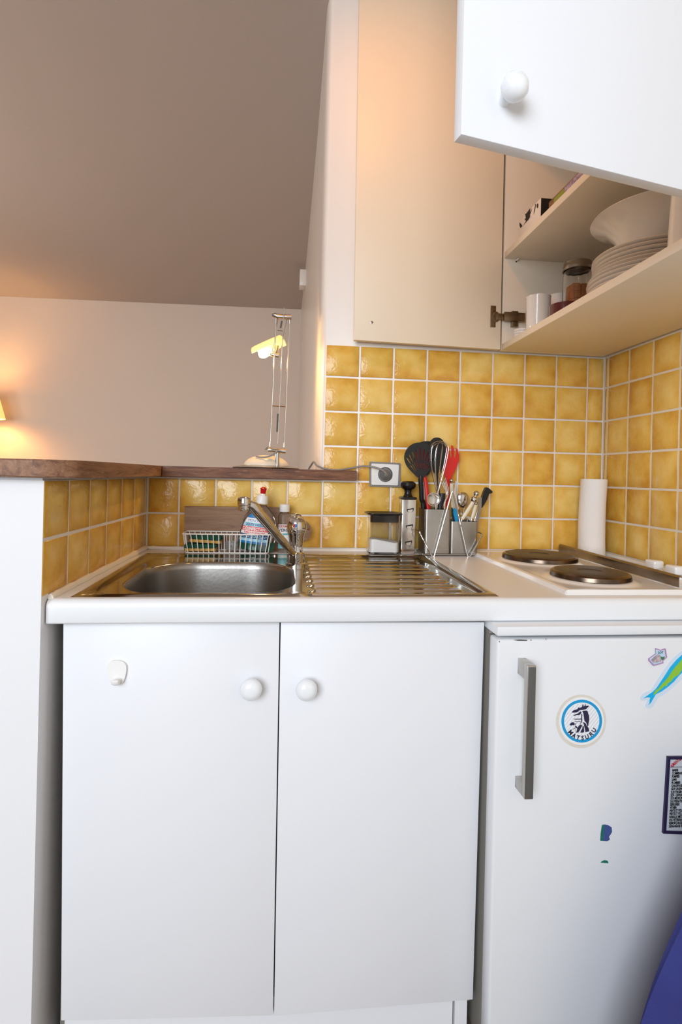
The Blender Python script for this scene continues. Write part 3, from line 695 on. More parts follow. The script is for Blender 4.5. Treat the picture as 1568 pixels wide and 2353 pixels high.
# ------------------------------------------------------------------ crockery and jars in the cupboard
ZB = WCZ+.0182
def place(u, x, v=700): return at(u, v, x=x).y
def vessel(name, prof, x, y, z, m, label, cat, n=40, group=None, ang=.5):
    b = B(); lathe(b, prof, n, Matrix.Translation((x, y, z))); return tag(obj(name, b, m, ang=ang), label, cat, group)
# mug (faceted, white)
mx = .575; my = place(1237, mx, 720); mt_ = at(1237, 684, x=mx).z - ZB
vessel('mug', [(0,.0),(.026,0),(.031,.004),(.0325,.02),(.0335,mt_-.004),(.0345,mt_),(.0322,mt_-.001),(.030,.02),(.027,.006),(0,.006)], mx, my, ZB, 'china_white', 'faceted white mug nearest the hinge in the wall cupboard', 'mug', 10, ang=.9)
mx2 = .66; my2 = place(1285, mx2, 700); h2 = at(1285, 681, x=mx2).z - ZB
vessel('mug', [(0,0),(.028,0),(.032,.005),(.033,h2-.003),(.032,h2),(.030,h2-.002),(.029,.008),(0,.006)], mx2, my2, ZB, 'china_white', 'small white cup behind the red dish and sugar jar', 'cup')
ex = .552; ey = place(1204, ex, 755)
for k in range(3):
    vessel('coaster', [(0,0),(.022,0),(.024,.003),(.024,.006),(0,.007)], ex+.0, my+.046, ZB+.0072*k, 'china_white', 'small white saucer, %s of three stacked by the hinge' % ('lowest', 'middle', 'topmost')[k], 'saucer', group='saucers by the hinge')
rx_ = .582; ry_ = place(1296, rx_, 715); rh = at(1290, 706, x=rx_).z-ZB
vessel('dish', [(0,0),(.030,0),(.036,.006),(.039,rh-.002),(.0385,rh),(.036,rh-.002),(.033,.008),(0,.006)], rx_+.004, ry_, ZB, 'red_dish', 'dark red glazed dish before the sugar jar', 'dish')
# sugar jar
jx = .665; jy = place(1327, jx, 650); jt = at(1327, 622, x=jx).z-ZB
sj = thing('sugar_jar', 'ribbed glass jar with metal lid holding brown sugar cubes', 'jar', (jx, jy, ZB))
b = B(); n = 48; prof = [(0,0),(.034,0),(.037,.004),(.037,jt-.02),(.034,jt-.004),(.034,jt+.004),(.0325,jt+.004),(.0325,jt-.006),(.0345,jt-.022),(.0345,.006),(0,.005)]
lathe(b, prof, n, Matrix.Translation((jx, jy, ZB)))
for v in b.verts:
    dx, dy = v.co.x-jx, v.co.y-jy; r = math.hypot(dx, dy)
    if r > .036: f = 1 + .02*math.cos(12*math.atan2(dy, dx)); v.co.x = jx+dx*f; v.co.y = jy+dy*f
obj('glass', b, 'jar_glass', sj)
b = B(); lathe(b, [(0,jt+.022),(.030,jt+.022),(.0355,jt+.019),(.036,jt+.012),(.038,jt+.009),(.038,jt+.002),(.0385,jt-.002),(.0355,jt-.002),(.0355,jt+.0175),(0,jt+.0195)], 44, Matrix.Translation((jx, jy, ZB))); obj('lid', b, 'metal_lid', sj)
cbm = B(); box(cbm, (-.0104,-.0104,-.0097), (.0104,.0104,.0097), .0012); cme = None; k = 0
for lay in range(int((jt-.034)/.0200)):
    for (dx, dy) in ((-.0116,-.0118),(.0115,-.0114),(-.0114,.0116),(.0116,.0114)):
        if k == 0:
            o = obj('sugar_cube', cbm, 'brown_sugar', origin=(0, 0, 0)); cme = o
        else: o = cme.copy(); C.objects.link(o)
        o.location = (jx+dx+random.uniform(-.001,.001), jy+dy+random.uniform(-.001,.001), ZB+.0155+.0198*lay); o.rotation_euler = (0, 0, random.uniform(-.1, .1)); k += 1
        tag(o, 'brown sugar cube inside the ribbed glass jar', 'sugar cube', 'sugar cubes in the jar')
# plates
ORD = ['lowest', 'second', 'third', 'fourth', 'fifth', 'sixth', 'seventh', 'eighth', 'ninth', 'topmost']
plx, ply = .692, -.462
def plate_bm(r, d):
    b = B(); lathe(b, [(0,0),(r*.52,0),(r*.56,.0025),(r*.62,.002),(r*.98,d),(r,d+.0015),(r*.985,d+.0035),(r*.70,.0075),(r*.6,.006),(0,.0055)], 56); return b
pb = obj('plate', plate_bm(.132, .015), 'china_white', origin=(0, 0, 0)); pd = obj('plate', plate_bm(.122, .017), 'china_white', origin=(0, 0, 0))
zz = ZB
for k in range(10):
    src = pb if k < 5 else pd
    o = src if k in (0, 5) else src.copy()
    if k not in (0, 5): C.objects.link(o)
    o.location = (plx+random.uniform(-.002,.002), ply+random.uniform(-.002,.002), zz); zz += .0088 if k != 4 else .0088
    tag(o, 'white china plate, %s of the stack in the wall cupboard' % ORD[k] if k in (0, 9) else 'white china plate, %s from the bottom of the stack in cupboard' % ORD[k], 'plate', 'plates in the cupboard')
zz += .004
vessel('serving_bowl', [(0,0),(.058,0),(.062,.004),(.075,.022),(.088,.050),(.108,.074),(.136,.088),(.140,.0895),(.1385,.092),(.106,.078),(.084,.052),(.070,.022),(.05,.009),(0,.008)], plx+.008, ply-.012, zz, 'china_white', 'large flared white bowl on top of the plate stack', 'bowl', 64)
vessel('bowl', [(0,0),(.030,0),(.034,.004),(.052,.03),(.062,.058),(.0605,.059),(.049,.032),(.03,.008),(0,.007)], .785, -.165, ZB, 'china_white', 'white bowl behind the sugar jar and plates', 'bowl')
jgy = at(1554, 500, x=.592).y - .040
vessel('carafe', [(0,0),(.034,0),(.038,.005),(.036,.05),(.033,.11),(.035,.155),(.0335,.156),(.031,.11),(.034,.05),(.034,.008),(0,.006)], .592, jgy, ZB, 'china_white', 'tall white china jug right of the plate stack', 'jug')
# on the shelf above
ZS = 1.7935
q0 = at(1192, 530, x=.545); q1 = at(1262, 470, x=.545)
bxm = B(); y0_, y1_ = at(1192, 520, x=.545).y, at(1243, 470, x=.545).y
box(bxm, (.545, y1_, ZS), (.66, y0_, at(1243, 455, x=.545).z), .0008); cbx = tag(obj('box', bxm, 'box_card', ang=.4), 'small cream cardboard box printed with black silhouettes on the shelf', 'box')
zt = at(1243, 455, x=.545).z
b = B(); box(b, (.546, y1_-.0006, ZS+.0005), (.659, y1_-.0001, zt-.0005)); obj('black_end', b, 'ink_black', cbx)
def onbox(loops, nm):
    lp = [[(p.y, p.z) for p in (at(u, v, x=.545) for u, v in l)] for l in loops]
    me = curve_mesh(nm, lp, .0004); me.transform(Matrix(((0,0,1,.5447),(1,0,0,0),(0,1,0,0),(0,0,0,1)))); return link(nm, me, M['ink_black'], cbx)
K3 = lambda X, Y: (1160+X/7.84, 380+Y/7.84)
onbox([[K3(*q) for q in l] for l in ([(270,1030),(295,1050),(325,1090),(290,1130),(275,1090)], [(340,1080),(390,1000),(360,970),(385,950),(375,880),(400,860),(465,770),(460,930),(440,970)], [(495,770),(480,840),(450,910),(470,830)], [(560,690),(570,700),(545,830),(528,888),(535,810)], [(585,700),(600,680),(612,710),(605,765),(590,770),(580,740)])], 'printed_silhouettes')
pa_ = at(1273, 447, x=.534).y; ta_ = at(1262, 434, x=.552).y
b = B(); box(b, (.534,-.78,ZS), (.62,pa_-.05,ZS+.018), .002); pk = tag(obj('packet', b, 'packet_purple'), 'purple packet with a green end lying on the cupboard shelf', 'packet')
b = B(); box(b, (.534,pa_-.0495,ZS+.0003), (.62,pa_,ZS+.017), .002); obj('green_end', b, 'packet_green', pk)
b = B(); box(b, (.552,-.76,ZS+.0185), (.80,ta_,ZS+.024), .002); box(b, (.552,-.76,ZS+.0242), (.562,ta_,ZS+.040), .002); box(b, (.79,-.76,ZS+.0242), (.80,ta_,ZS+.040), .002); box(b, (.562,ta_-.01,ZS+.0242), (.79,ta_,ZS+.040), .002)
tag(obj('tray', b, 'tray_wood'), 'shallow wooden tray lying on the purple packet in the cupboard', 'tray')

# ================================================================== things along the back of the worktop
# cutting board lying on its side against the tiles
YB = -.022
o = [(425,1165),(640,1167),(655,1180),(668,1196),(690,1198),(704,1200),(713,1210),(716,1222),(712,1236),(703,1244),(690,1247),(668,1250),(655,1262),(640,1267),(424,1266)]
zl = at(500, 1266, y=YB).z
cb2 = flat('cutting_board', [[(q.x, q.y) for q in [Vector(p+(0,)) for p in o]], ell(711-2, 1217, 2.6, 2.6, 14)], YB, .014, 'board_wood'); cb2.location.z = ZC+.0005
tag(cb2, 'wooden paddle cutting board on its side against the yellow tiles', 'cutting board')

# white wire basket
bk = thing('wire_basket', 'white wire sink basket holding sponges behind the bowl', 'basket', (-.26, -.07, ZC+.003))
bx0, bx1, by0, by1 = at(426, 1272, y=-.096).x, at(616, 1272, y=-.096).x, -.0975, -.040
bz0 = ZC+.0045; bz1 = at(520, 1228, y=-.105).z; fl = .008
T4 = [(bx0-fl,by0-fl,bz1),(bx1+fl,by0-fl,bz1),(bx1+fl,by1+.006,bz1),(bx0-fl,by1+.006,bz1)]
B4 = [(bx0,by0,bz0),(bx1,by0,bz0),(bx1,by1,bz0),(bx0,by1,bz0)]
def rrect(pts, r=.01):
    out = []; n = len(pts)
    for i in range(n):
        p = Vector(pts[i]); a = Vector(pts[i-1]); c = Vector(pts[(i+1) % n]); da = (a-p).normalized()*r; dc = (c-p).normalized()*r
        for t in (0, .25, .5, .75, 1): out.append((p+da)*(1-t)**2 + p*2*t*(1-t) + (p+dc)*t*t)
    return out
b = B(); tube(b, rrect(T4), .0019, 8, True); obj('rim_wire', b, 'basket_white', bk)
b = B(); tube(b, rrect(B4), .0016, 8, True); obj('bottom_wire', b, 'basket_white', bk)
NB = 16
for k in range(NB):
    t = (k+.5)/NB; xa = bx0+(bx1-bx0)*t; xb = bx0-fl+(bx1-bx0+2*fl)*t
    b = B(); tube(b, smooth([(xb,by0-fl,bz1),(xa,by0-.001,bz0+.004),(xa,by0+.006,bz0),(xa,by1-.006,bz0),(xa,by1,bz0+.004),(xb,by1+.006,bz1)], 3), .00135, 6); obj('wire', b, 'basket_white', bk)
for sx, xx, s in ((bx0, bx0-fl, -1), (bx1, bx1+fl, 1)):
    for t in (.2, .5, .8):
        yy = by0+(by1-by0)*t; b = B(); tube(b, [(xx,yy-.004,bz1),(sx,yy,bz0)], .00135, 6); obj('wire', b, 'basket_white', bk)
# sponges
def sponge(loc, rot, lab):
    t = thing('sponge', lab, 'sponge', loc); R_ = Matrix.Translation(loc) @ Matrix.Rotation(rot, 4, 'Y')
    b = B(); box(b, (-.042,-.020,0), (.042,.020,.009), .003, 2, R_); obj('foam', b, 'sponge_yellow', t)
    b = B(); box(b, (-.043,-.021,.0092), (.043,.021,.020), .003, 3, R_)
    for v in b.verts: v.co += Vector((random.uniform(-1,1), random.uniform(-1,1), random.uniform(-1,1)))*.0006
    obj('scouring_pad', b, 'sponge_green', t); return t
sx = at(470, 1245, y=-.07).x
sponge((sx-.008,-.069,bz0+.002), 0, 'lower green and yellow sponge lying flat in the white basket')
sponge((sx+.004,-.069,bz0+.025), .06, 'upper green and yellow sponge on top in the white basket')
# crumpled clear wrapper
def crumple(name, c, r, label, seed):
    rnd = random.Random(seed); b = B(); bmesh.ops.create_icosphere(b, subdivisions=3, radius=1)
    for v in b.verts:
        f = 1+.28*math.sin(5*v.co.x+seed)*math.sin(6*v.co.y+2*seed)*math.cos(5*v.co.z)+rnd.uniform(-.10, .10)
        v.co = Vector(c) + Vector((v.co.x*r[0], v.co.y*r[1], v.co.z*r[2]))*f
    zmin = min(v.co.z for v in b.verts)
    for v in b.verts: v.co.z += (bz0+.002) - zmin
    return tag(obj(name, b, 'film_plastic', ang=.25), label, 'wrapper')
crumple('wrapper', (at(531, 1260, y=-.07).x,-.070,bz0+.012), (.018,.016,.014), 'crumpled clear plastic wrapper in the basket, left of the soap bottle', 1)
crumple('wrapper', (at(603, 1256, y=-.07).x,-.086,bz0+.012), (.014,.010,.016), 'crumpled clear plastic wrapper in the basket, before the soap bottle', 4)

# washing-up liquid bottle, leaning in the basket
def wrapper(a, b_):
    def f(v): 
        s = min(.98, abs(v.x)/a); return Vector((v.x, -b_*math.sqrt(1-s*s) - (v.z if False else 0), v.y))
    return f
YQ = -.068
topp = at(605, 1131, y=YQ); bott = at(588, 1268, y=YQ); bott.z = bz0+.004
axv = (topp-bott).normalized(); LB = (topp-bott).length
RB = Matrix.Translation(bott) @ Matrix.Rotation(math.atan2(axv.x, axv.z), 4, 'Y')
sp = thing('soap_bottle', 'clear washing-up liquid bottle with red-tipped white cap in the basket', 'bottle', bott)
bprof = [(0,0),(.040,0),(.0485,.004),(.0500,.012),(.0505,.035),(.0500,.060),(.047,.080),(.040,.097),(.030,.112),(.020,.122),(.0145,.127),(.0140,.133),(0,.133)]
b = B(); lathe(b, bprof, 44, RB, 1, .48); obj('body', b, 'clear_plastic', sp)
b = B(); lathe(b, [(0,.001),(.0455,.002),(.0475,.010),(.0475,.026),(0,.026)], 36, RB, 1, .46); obj('liquid', b, 'soap_green', sp)
b = B(); lathe(b, [(0,.131),(.0165,.131),(.0168,.133),(.0152,.152),(.0145,.1535),(.0085,.1545),(.008,.159),(0,.159)], 32, RB); obj('cap', b, 'white_plastic', sp)
b = B(); lathe(b, [(0,.1585),(.0072,.1585),(.0085,.171),(.0098,.1735),(.0062,.1755),(.004,.178),(0,.1785)], 10, RB); obj('nozzle', b, 'red_cap', sp)
def lw(z):                                  # half width of the label at height z
    return .039*math.sqrt(max(0, 1-((z-.026)/.082)**2)) if z > .026 else .039
def rprof(z):
    for (r0, z0), (r1, z1) in zip(bprof[1:], bprof[2:]):
        if z0 <= z <= z1: return r0+(r1-r0)*(z-z0)/max(1e-6, z1-z0)
    return .05
def onbottle(x, z, off):
    r = rprof(z); s = min(.97, abs(x)/r); return RB @ Vector((x, -r*.48*math.sqrt(1-s*s)-off, z))
LSH = -.009
bands = [(.020,.026,'label_blue'),(.026,.034,'label_cyan'),(.034,.046,'label_navy'),(.046,.0545,'label_white'),(.0545,.067,'label_red'),(.067,.078,'label_cyan'),(.078,.090,'label_white'),(.090,.1075,'label_blue')]
for z0, z1, mm in bands:
    b = B(); nz, nxx = 4, 16; g = []
    for j in range(nz+1):
        z = z0+(z1-z0)*j/nz; hw = max(.0005, lw(z)); g.append([b.verts.new(onbottle(LSH+hw*(2*i/nxx-1), z, .0006)) for i in range(nxx+1)])
    for j in range(nz):
        for i in range(nxx): b.faces.new((g[j][i], g[j][i+1], g[j+1][i+1], g[j+1][i]))
    obj('label_band', b, mm, sp, ang=1)
def btext(t, size, z, mm, sxx, bold=.02, x=LSH):
    me = text_mesh(t, size, 0, bold, 'CENTER', sxx)
    for v in me.vertices: v.co = onbottle(x+v.co.x, z+v.co.y, .0011)
    link('lettering', me, M[mm], sp)
btext('MONOPRIX', .0100, .0800, 'label_blue', .80, 0)
btext('LIQUIDE VAISSELLE', .0098, .0692, 'label_navy', .62)
btext('DÉSINFECTANT', .0118, .0565, 'label_white', .80, .03)
btext('ÉLIMINE 99,9% DES BACTÉRIES', .0066, .0480, 'label_red', .66)
btext('ULTRA DÉGRAISSANT', .0098, .0362, 'label_cyan', .74)
btext('NET', .0062, .0280, 'label_blue', .75, .02, .012)

# hand gel bottle behind the tap
yq = -.045; xq = at(653, 1240, y=yq).x
hg_ = thing('gel_bottle', 'small clear bottle with white flip cap beside the tap', 'bottle', (xq, yq, ZC))
zt = at(654, 1159, y=yq).z - ZC; TQ = Matrix.Translation((xq, yq, ZC+.0006))
b = B(); lathe(b, [(0,0),(.0165,0),(.018,.003),(.018,zt-.034),(.016,zt-.028),(.0125,zt-.025),(.012,zt-.021),(0,zt-.021)], 32, TQ, 1, .8); obj('body', b, 'clear_plastic', hg_)
b = B(); lathe(b, [(0,zt-.0215),(.0140,zt-.0215),(.0145,zt-.020),(.0145,zt-.001),(.0135,zt),(0,zt)], 32, TQ); obj('cap', b, 'white_plastic', hg_)
b = B()
def gl(x, z, off=.0005): s = min(.99, abs(x)/.018); return TQ @ Vector((x, -.0144*math.sqrt(1-s*s)-off, z))
def gband(z0, z1, mm):
    b = B(); g = [[b.verts.new(gl(.0168*(2*i/12-1), z)) for i in range(13)] for z in (z0, z1)]
    for i in range(12): b.faces.new((g[0][i], g[0][i+1], g[1][i+1], g[1][i]))
    obj('label_band', b, mm, hg_, ang=1)
gband(.012, .030, 'label_teal'); gband(.030, .050, 'label_white'); gband(.050, .055, 'label_teal'); gband(.055, .080, 'label_white')
for t_, s_, z_, mm in (('GERM', .0095, .0715, 'ink_orange'), ('ZERO', .0115, .0600, 'ink_navy')):
    me = text_mesh(t_, s_, 0, .025, 'LEFT', .95)
    for v in me.vertices: v.co = gl(-.0158+v.co.x, z_+v.co.y, .0009)
    link('lettering', me, M[mm], hg_)

# salt jar
yj = -.092; xa, xb = at(848, 1270, y=yj).x, at(919, 1270, y=yj).x; xc = (xa+xb)/2+.001; hw = (xb-xa)/2
zt = at(884, 1180, y=yj).z-ZC
def rsq(hw, hd, r, n=6):
    o = []
    for cx, cy, a0 in ((hw-r,hd-r,0),(-hw+r,hd-r,PI/2),(-hw+r,-hd+r,PI),(hw-r,-hd+r,1.5*PI)):
        for k in range(n+1): a = a0+k*PI/2/n; o.append((cx+r*math.cos(a), cy+r*math.sin(a)))
    return o
def loft(bm, secs, cx, cy):
    rings = [[bm.verts.new((cx+x, cy+y, z)) for x, y in rsq(a, d, r)] for a, d, r, z in secs]; ring_faces(bm, rings); return bm
jr = thing('salt_jar', 'clear square jar with black lid holding white salt', 'jar', (xc, -.06, ZC)); jy_ = -.0575; hd = .034
b = B(); loft(b, [(hw-.005,hd-.005,.012,ZC+.0005),(hw-.001,hd-.001,.013,ZC+.004),(hw,hd,.013,ZC+.010),(hw,hd,.013,ZC+zt-.030),(hw+.001,hd+.001,.014,ZC+zt-.006),(hw-.0012,hd-.0012,.013,ZC+zt-.006),(hw-.002,hd-.002,.012,ZC+zt-.030),(hw-.002,hd-.002,.012,ZC+.008),(hw-.006,hd-.006,.011,ZC+.004)], xc, jy_); obj('container', b, 'clear_plastic', jr)
b = B(); loft(b, [(hw-.004,hd-.004,.012,ZC+zt-.026),(hw-.004,hd-.004,.012,ZC+zt-.0055)], xc, jy_); obj('lid_seal', b, 'smoke_plastic', jr)
b = B(); loft(b, [(hw+.003,hd+.003,.015,ZC+zt-.0052),(hw+.0065,hd+.0065,.017,ZC+zt-.002),(hw+.0065,hd+.0065,.017,ZC+zt+.0005),(hw+.003,hd+.003,.014,ZC+zt+.0012),(hw-.004,hd-.004,.012,ZC+zt-.002)], xc, jy_); obj('lid', b, 'black_plastic', jr)
b = B(); rings = [[b.verts.new((xc+x, jy_+y, z)) for x, y in rsq(hw-.0035, hd-.0035, .011)] for z in (ZC+.0085, ZC+.012)]
top = []
for x, y in rsq(hw-.0035, hd-.0035, .011): top.append(b.verts.new((xc+x, jy_+y, ZC+.040 - .16*x + .002*math.sin(200*x))))
rings.append(top); ring_faces(b, rings); tag(obj('salt', b, 'salt_white'), 'white salt filling the lower half of the clear jar', 'salt', kind='stuff')

# grater
gy0, gy1 = -.072, -.022
gx0, gx1 = at(922, 1270, y=gy0).x, at(951, 1270, y=gy0).x; gz = at(938, 1148, y=gy0).z; tx0, tx1 = at(926, 1150, y=gy0).x, at(958, 1150, y=gy0).x
gt = thing('grater', 'tall four-sided steel grater with black knob handle', 'grater', ((gx0+gx1)/2, -.05, ZC))
b = B(); hexa(b, [Vector(c) for c in ((gx0,gy0,ZC+.001),(gx1+.002,gy0,ZC+.001),(gx1+.002,gy1,ZC+.001),(gx0,gy1,ZC+.001),(tx0,gy0+.004,gz),(tx1,gy0+.004,gz),(tx1,gy1-.004,gz),(tx0,gy1-.004,gz))], .0015); obj('blade_body', b, 'steel_bright', gt)
for k, (u, v) in enumerate(((943, 1173), (941, 1210.5), (939, 1248))):
    y = gy0-.0006+.004*(1-(k)/3); lpo = [(-8,-3),(8,-6),(8.4,-2),(6,3),(2,5),(-3,5),(-7,2)]
    flat('slot', [[(u+a, v+c) for a, c in lpo]], y, .0012, 'ink_black', gt)
    flat('cutting_lip', [[(u+a*.72, v+c*.72+1.4) for a, c in lpo]], y-.0016, .0016, 'steel_bright', gt)
mxx = (tx0+tx1)/2; TG = Matrix.Translation((mxx, (gy0+gy1)/2, gz))
b = B(); box(b, (tx0-.001,gy0+.002,gz+.0003), (tx1+.001,gy1-.002,gz+.007), .0015); lathe(b, [(0,.0065),(.016,.0065),(.0115,.012),(.0098,.020),(.0115,.027),(.0205,.033),(.0235,.040),(.0215,.048),(.014,.0525),(0,.0535)], 36, TG); obj('handle', b, 'black_plastic', gt)

# ------------------------------------------------------------------ cutlery rack
YR = -.100
rk = thing('utensil_rack', 'chrome wire rack with two steel cutlery cups', 'utensil rack', (.36, -.06, ZC))
def cup(nm, x0, x1, y0, y1, z0, z1):
    t = .0012; b = B()
    o_ = rsq((x1-x0)/2, (y1-y0)/2, .006, 4); i_ = rsq((x1-x0)/2-t, (y1-y0)/2-t, .005, 4); cx, cy = (x0+x1)/2, (y0+y1)/2
    rings = [[b.verts.new((cx+x, cy+y, z)) for x, y in s] for s, z in ((o_, z0), (o_, z1), (i_, z1), (i_, z0+.002))]; ring_faces(b, rings); return obj(nm, b, 'steel_cup', rk)
ca, cm, ce = at(977, 1266, y=YR).x, at(1036, 1266, y=YR).x, at(1099, 1266, y=YR).x
cz0 = ZC+.007; cz1, cz2 = at(1000, 1171, y=YR).z, at(1070, 1199, y=YR).z
CT = (ca, cm-.0006); CS = (cm+.0006, ce)
cup('tall_cup', CT[0], CT[1], YR+.004, -.018, cz0, cz1); cup('short_cup', CS[0], CS[1], YR+.004, -.018, cz0, cz2)
b = B(); x0, x1 = ca-.004, ce+.006; tube(b, rrect([(x0,YR+.001,cz0-.002),(x1,YR+.001,cz0-.002),(x1,-.014,cz0-.002),(x0,-.014,cz0-.002)], .006), .0018, 8, True)
for yy in (-.075, -.045): tube(b, [(x0,yy,cz0-.002),(x1,yy,cz0-.002)], .0015, 8)
obj('base_frame', b, 'chrome', rk)
yw = YR-.0045
def wire(pl): return smooth(pl, 5)
W = [at(u, v, y=yw) for u, v in ((966,1226),(990,1272),(993,1277),(997,1277),(1000,1272),(1036,1141),(1040,1135),(1044,1141),(1074,1272),(1077,1277.5),(1081,1277.5),(1085,1272),(1107,1232),(1108,1228))]
W = [Vector((p.x, p.y, max(p.z, ZC+.0022))) for p in W]
Wb = [Vector((ca-.012, -.03, W[0].z+.004)), Vector((ca-.013, -.09, W[0].z+.004))] + W + [Vector((ce+.008, -.09, W[-1].z+.003)), Vector((ce+.007, -.03, W[-1].z+.003))]
b = B(); tube(b, smooth(Wb, 4), .0020, 10); obj('wire_frame', b, 'chrome', rk)

KU = lambda X, Y: (920+X/7.127, 1000+Y/7.127)
def uflat(nm, loops, y, th, m, label, cat, group='utensils in the rack'):
    o = flat(nm, [[KU(*q) for q in l] for l in loops], y, th, m); return tag(o, label, cat, group)
def sm2(l, k=3): return [(q.x, q.y) for q in smooth([(a, b, 0) for a, b in l], k, True)]
zin = cz0+.004
def utube(pts, rs, y, n=10, fl=1.0, bm=None):
    b = bm or B(); P_ = [at(*KU(*q), y=y) for q in pts]; k = 4
    sp_ = smooth(P_, k); rr_ = []
    for i in range(len(sp_)):
        t = i/k; a = min(len(rs)-1, int(t)); c = min(len(rs)-1, a+1); rr_.append(rs[a]+(rs[c]-rs[a])*(t-a))
    tube(b, sp_, rr_, n, flat=fl); return b
def stem(b, X, Y, y, r, x2=None):
    """continue a handle from crop point down to the cup floor"""
    p = at(*KU(X, Y), y=y); tube(b, [p, Vector((x2 if x2 else p.x, y, zin+.004))], r, 10); return b
# skimmer with slots
nk = (328, 700); slots = []
def slot(a, r0, r1, w0, w1):
    s, c = math.sin(math.radians(a)), -math.cos(math.radians(a)); px_, py_ = -c, s
    P_ = []
    for r, w_ in ((r0, w0*.5), (r0+.3*(r1-r0), w0), (r1-.2*(r1-r0), w1), (r1, w1*.4)): P_.append((r, w_))
    return [(nk[0]+s*r+px_*w_, nk[1]+c*r+py_*w_) for r, w_ in P_] + [(nk[0]+s*r-px_*w_, nk[1]+c*r-py_*w_) for r, w_ in P_[::-1]]
for k, a in enumerate((-34, -25.5, -17, -8.5, 0, 8.5, 17, 25.5, 34)): slots.append(slot(a, 275, 500-abs(a)*3.0, 8, 9))
for a in (-38, -29.7, -21.2, -12.7, -4.2, 4.2, 12.7, 21.2, 29.7, 38): slots.append(slot(a, 130, 265, 4, 7.5))
out = [(290,690),(240,650),(150,560),(90,470),(65,370),(85,270),(140,190),(220,137),(320,118),(420,135),(510,190),(565,270),(585,360),(575,440),(530,530),(450,610),(395,690)]
out = sm2(out[:], 3); 
hand = uflat('skimmer', [out] + slots, -.052, .0022, 'black_nylon', 'black slotted round skimmer at the left of the utensil rack', 'skimmer')
hp = [at(*KU(335, 655), y=-.0525), at(*KU(336, 760), y=-.050), at(*KU(346, 900), y=-.046), at(*KU(352, 1050), y=-.040)]
hp.append(Vector((ca+.0095, -.036, cz1+.004))); hp.append(Vector((ca+.0105, -.032, zin+.004)))
b = B(); tube(b, smooth(hp, 4), [.0045,.0055,.0066,.0072]+[.0070]*17, 12); obj('handle', b, 'black_nylon', hand)
# red slotted spoon behind the skimmer
hand = uflat('serving_spoon', [sm2([(300,640),(255,500),(245,350),(290,230),(380,180),(470,230),(510,340),(490,470),(440,600),(420,680),(370,690)])], -.038, .0022, 'red_silicone', 'red silicone spoon hidden behind the black skimmer', 'spoon')
b = utube([(395,650),(425,800),(445,1000),(465,1210)], [.005,.0058,.0060,.0060], -.040, 10, .7); stem(b, 465, 1205, -.040, .0055); obj('handle', b, 'red_silicone', hand)
# black turner behind
hand = uflat('turner', [sm2([(300,640),(230,400),(250,200),(340,112),(470,98),(560,130),(600,220),(560,420),(470,640),(390,660)])], -.026, .002, 'black_nylon', 'black turner mostly hidden behind the skimmer', 'turner')
b = utube([(390,640),(420,800),(440,1000)], [.005,.005,.005], -.026, 8); stem(b, 440, 1000, -.026, .004, CT[0]+.025); obj('handle', b, 'black_nylon', hand)
# black ladle spoon
hand = uflat('ladle', [sm2([(560,620),(500,480),(465,300),(470,150),(530,60),(600,38),(670,60),(730,140),(750,260),(735,420),(690,540),(630,610)])], -.033, .004, 'black_nylon', 'large black nylon spoon behind the whisk', 'spoon')
b = utube([(595,590),(600,700),(620,900),(640,1210)], [.006,.0048,.0055,.006], -.033, 10); stem(b, 640, 1205, -.033, .0055); obj('handle', b, 'black_nylon', hand)
# red salad fork
uflat('salad_fork', [[(680,400),(690,290),(725,225),(765,192),(800,215),(812,300),(828,368),(845,362),(842,270),(836,168),(860,170),(885,240),(887,368),(903,366),(918,290),(912,205),(940,230),(965,330),(960,420),(925,520),(865,630),(825,740),(795,880),(775,880),(745,760),(720,620),(690,500)]], -.022, .003, 'red_silicone', 'bright red salad fork with three tines', 'fork')
hand = bpy.context.scene.collection.objects['salad_fork']; b = utube([(783,840),(790,1000)], [.0035,.0045], -.025, 10); stem(b, 790, 1000, -.025, .0042, CT[1]-.010); obj('handle', b, 'red_silicone', hand)
# whisk
wh = thing('whisk', 'steel wire balloon whisk leaning to the right in the rack', 'whisk', at(*KU(640, 900), y=-.056), 'utensils in the rack')
pa, pb_ = at(*KU(610, 940), y=-.058), at(*KU(728, 92), y=-.058); axw = (pb_-pa); Lw = axw.length; axw.normalize()
sd = axw.cross(Vector((0, 1, 0))).normalized(); fwv = Vector((0, 1, 0))
for k in range(5):
    ph_ = PI*k/5+.2; dirw = sd*math.cos(ph_) + fwv*math.sin(ph_)*.55; pts = []
    for i in range(29):
        t = i/28; s = math.sin(t*PI); yy = 1-abs(2*t-1)**1.7; wv = .0245*math.copysign(1, .5-t)*(math.sin(min(1, yy)*PI*.62)**1.2 if yy < .999 else math.sin(PI*.62))
        wv *= (1 if abs(t-.5) > .12 else abs(t-.5)/.12)
        wv += .0022*math.copysign(1, .5-t)
        pts.append(pa + axw*(Lw*(yy*(.985-.03*(k % 2)))) + dirw*wv + sd*.012*math.sin(yy*2))
    b = B(); tube(b, pts, .00085, 6); obj('wire', b, 'steel_bright', wh)
b = B(); tube(b, [pa+axw*.006, pa-axw*.02, Vector((CT[0]+.040, -.058, zin+.006))], [.0042,.0055,.0055], 10); obj('handle', b, 'steel_bright', wh)
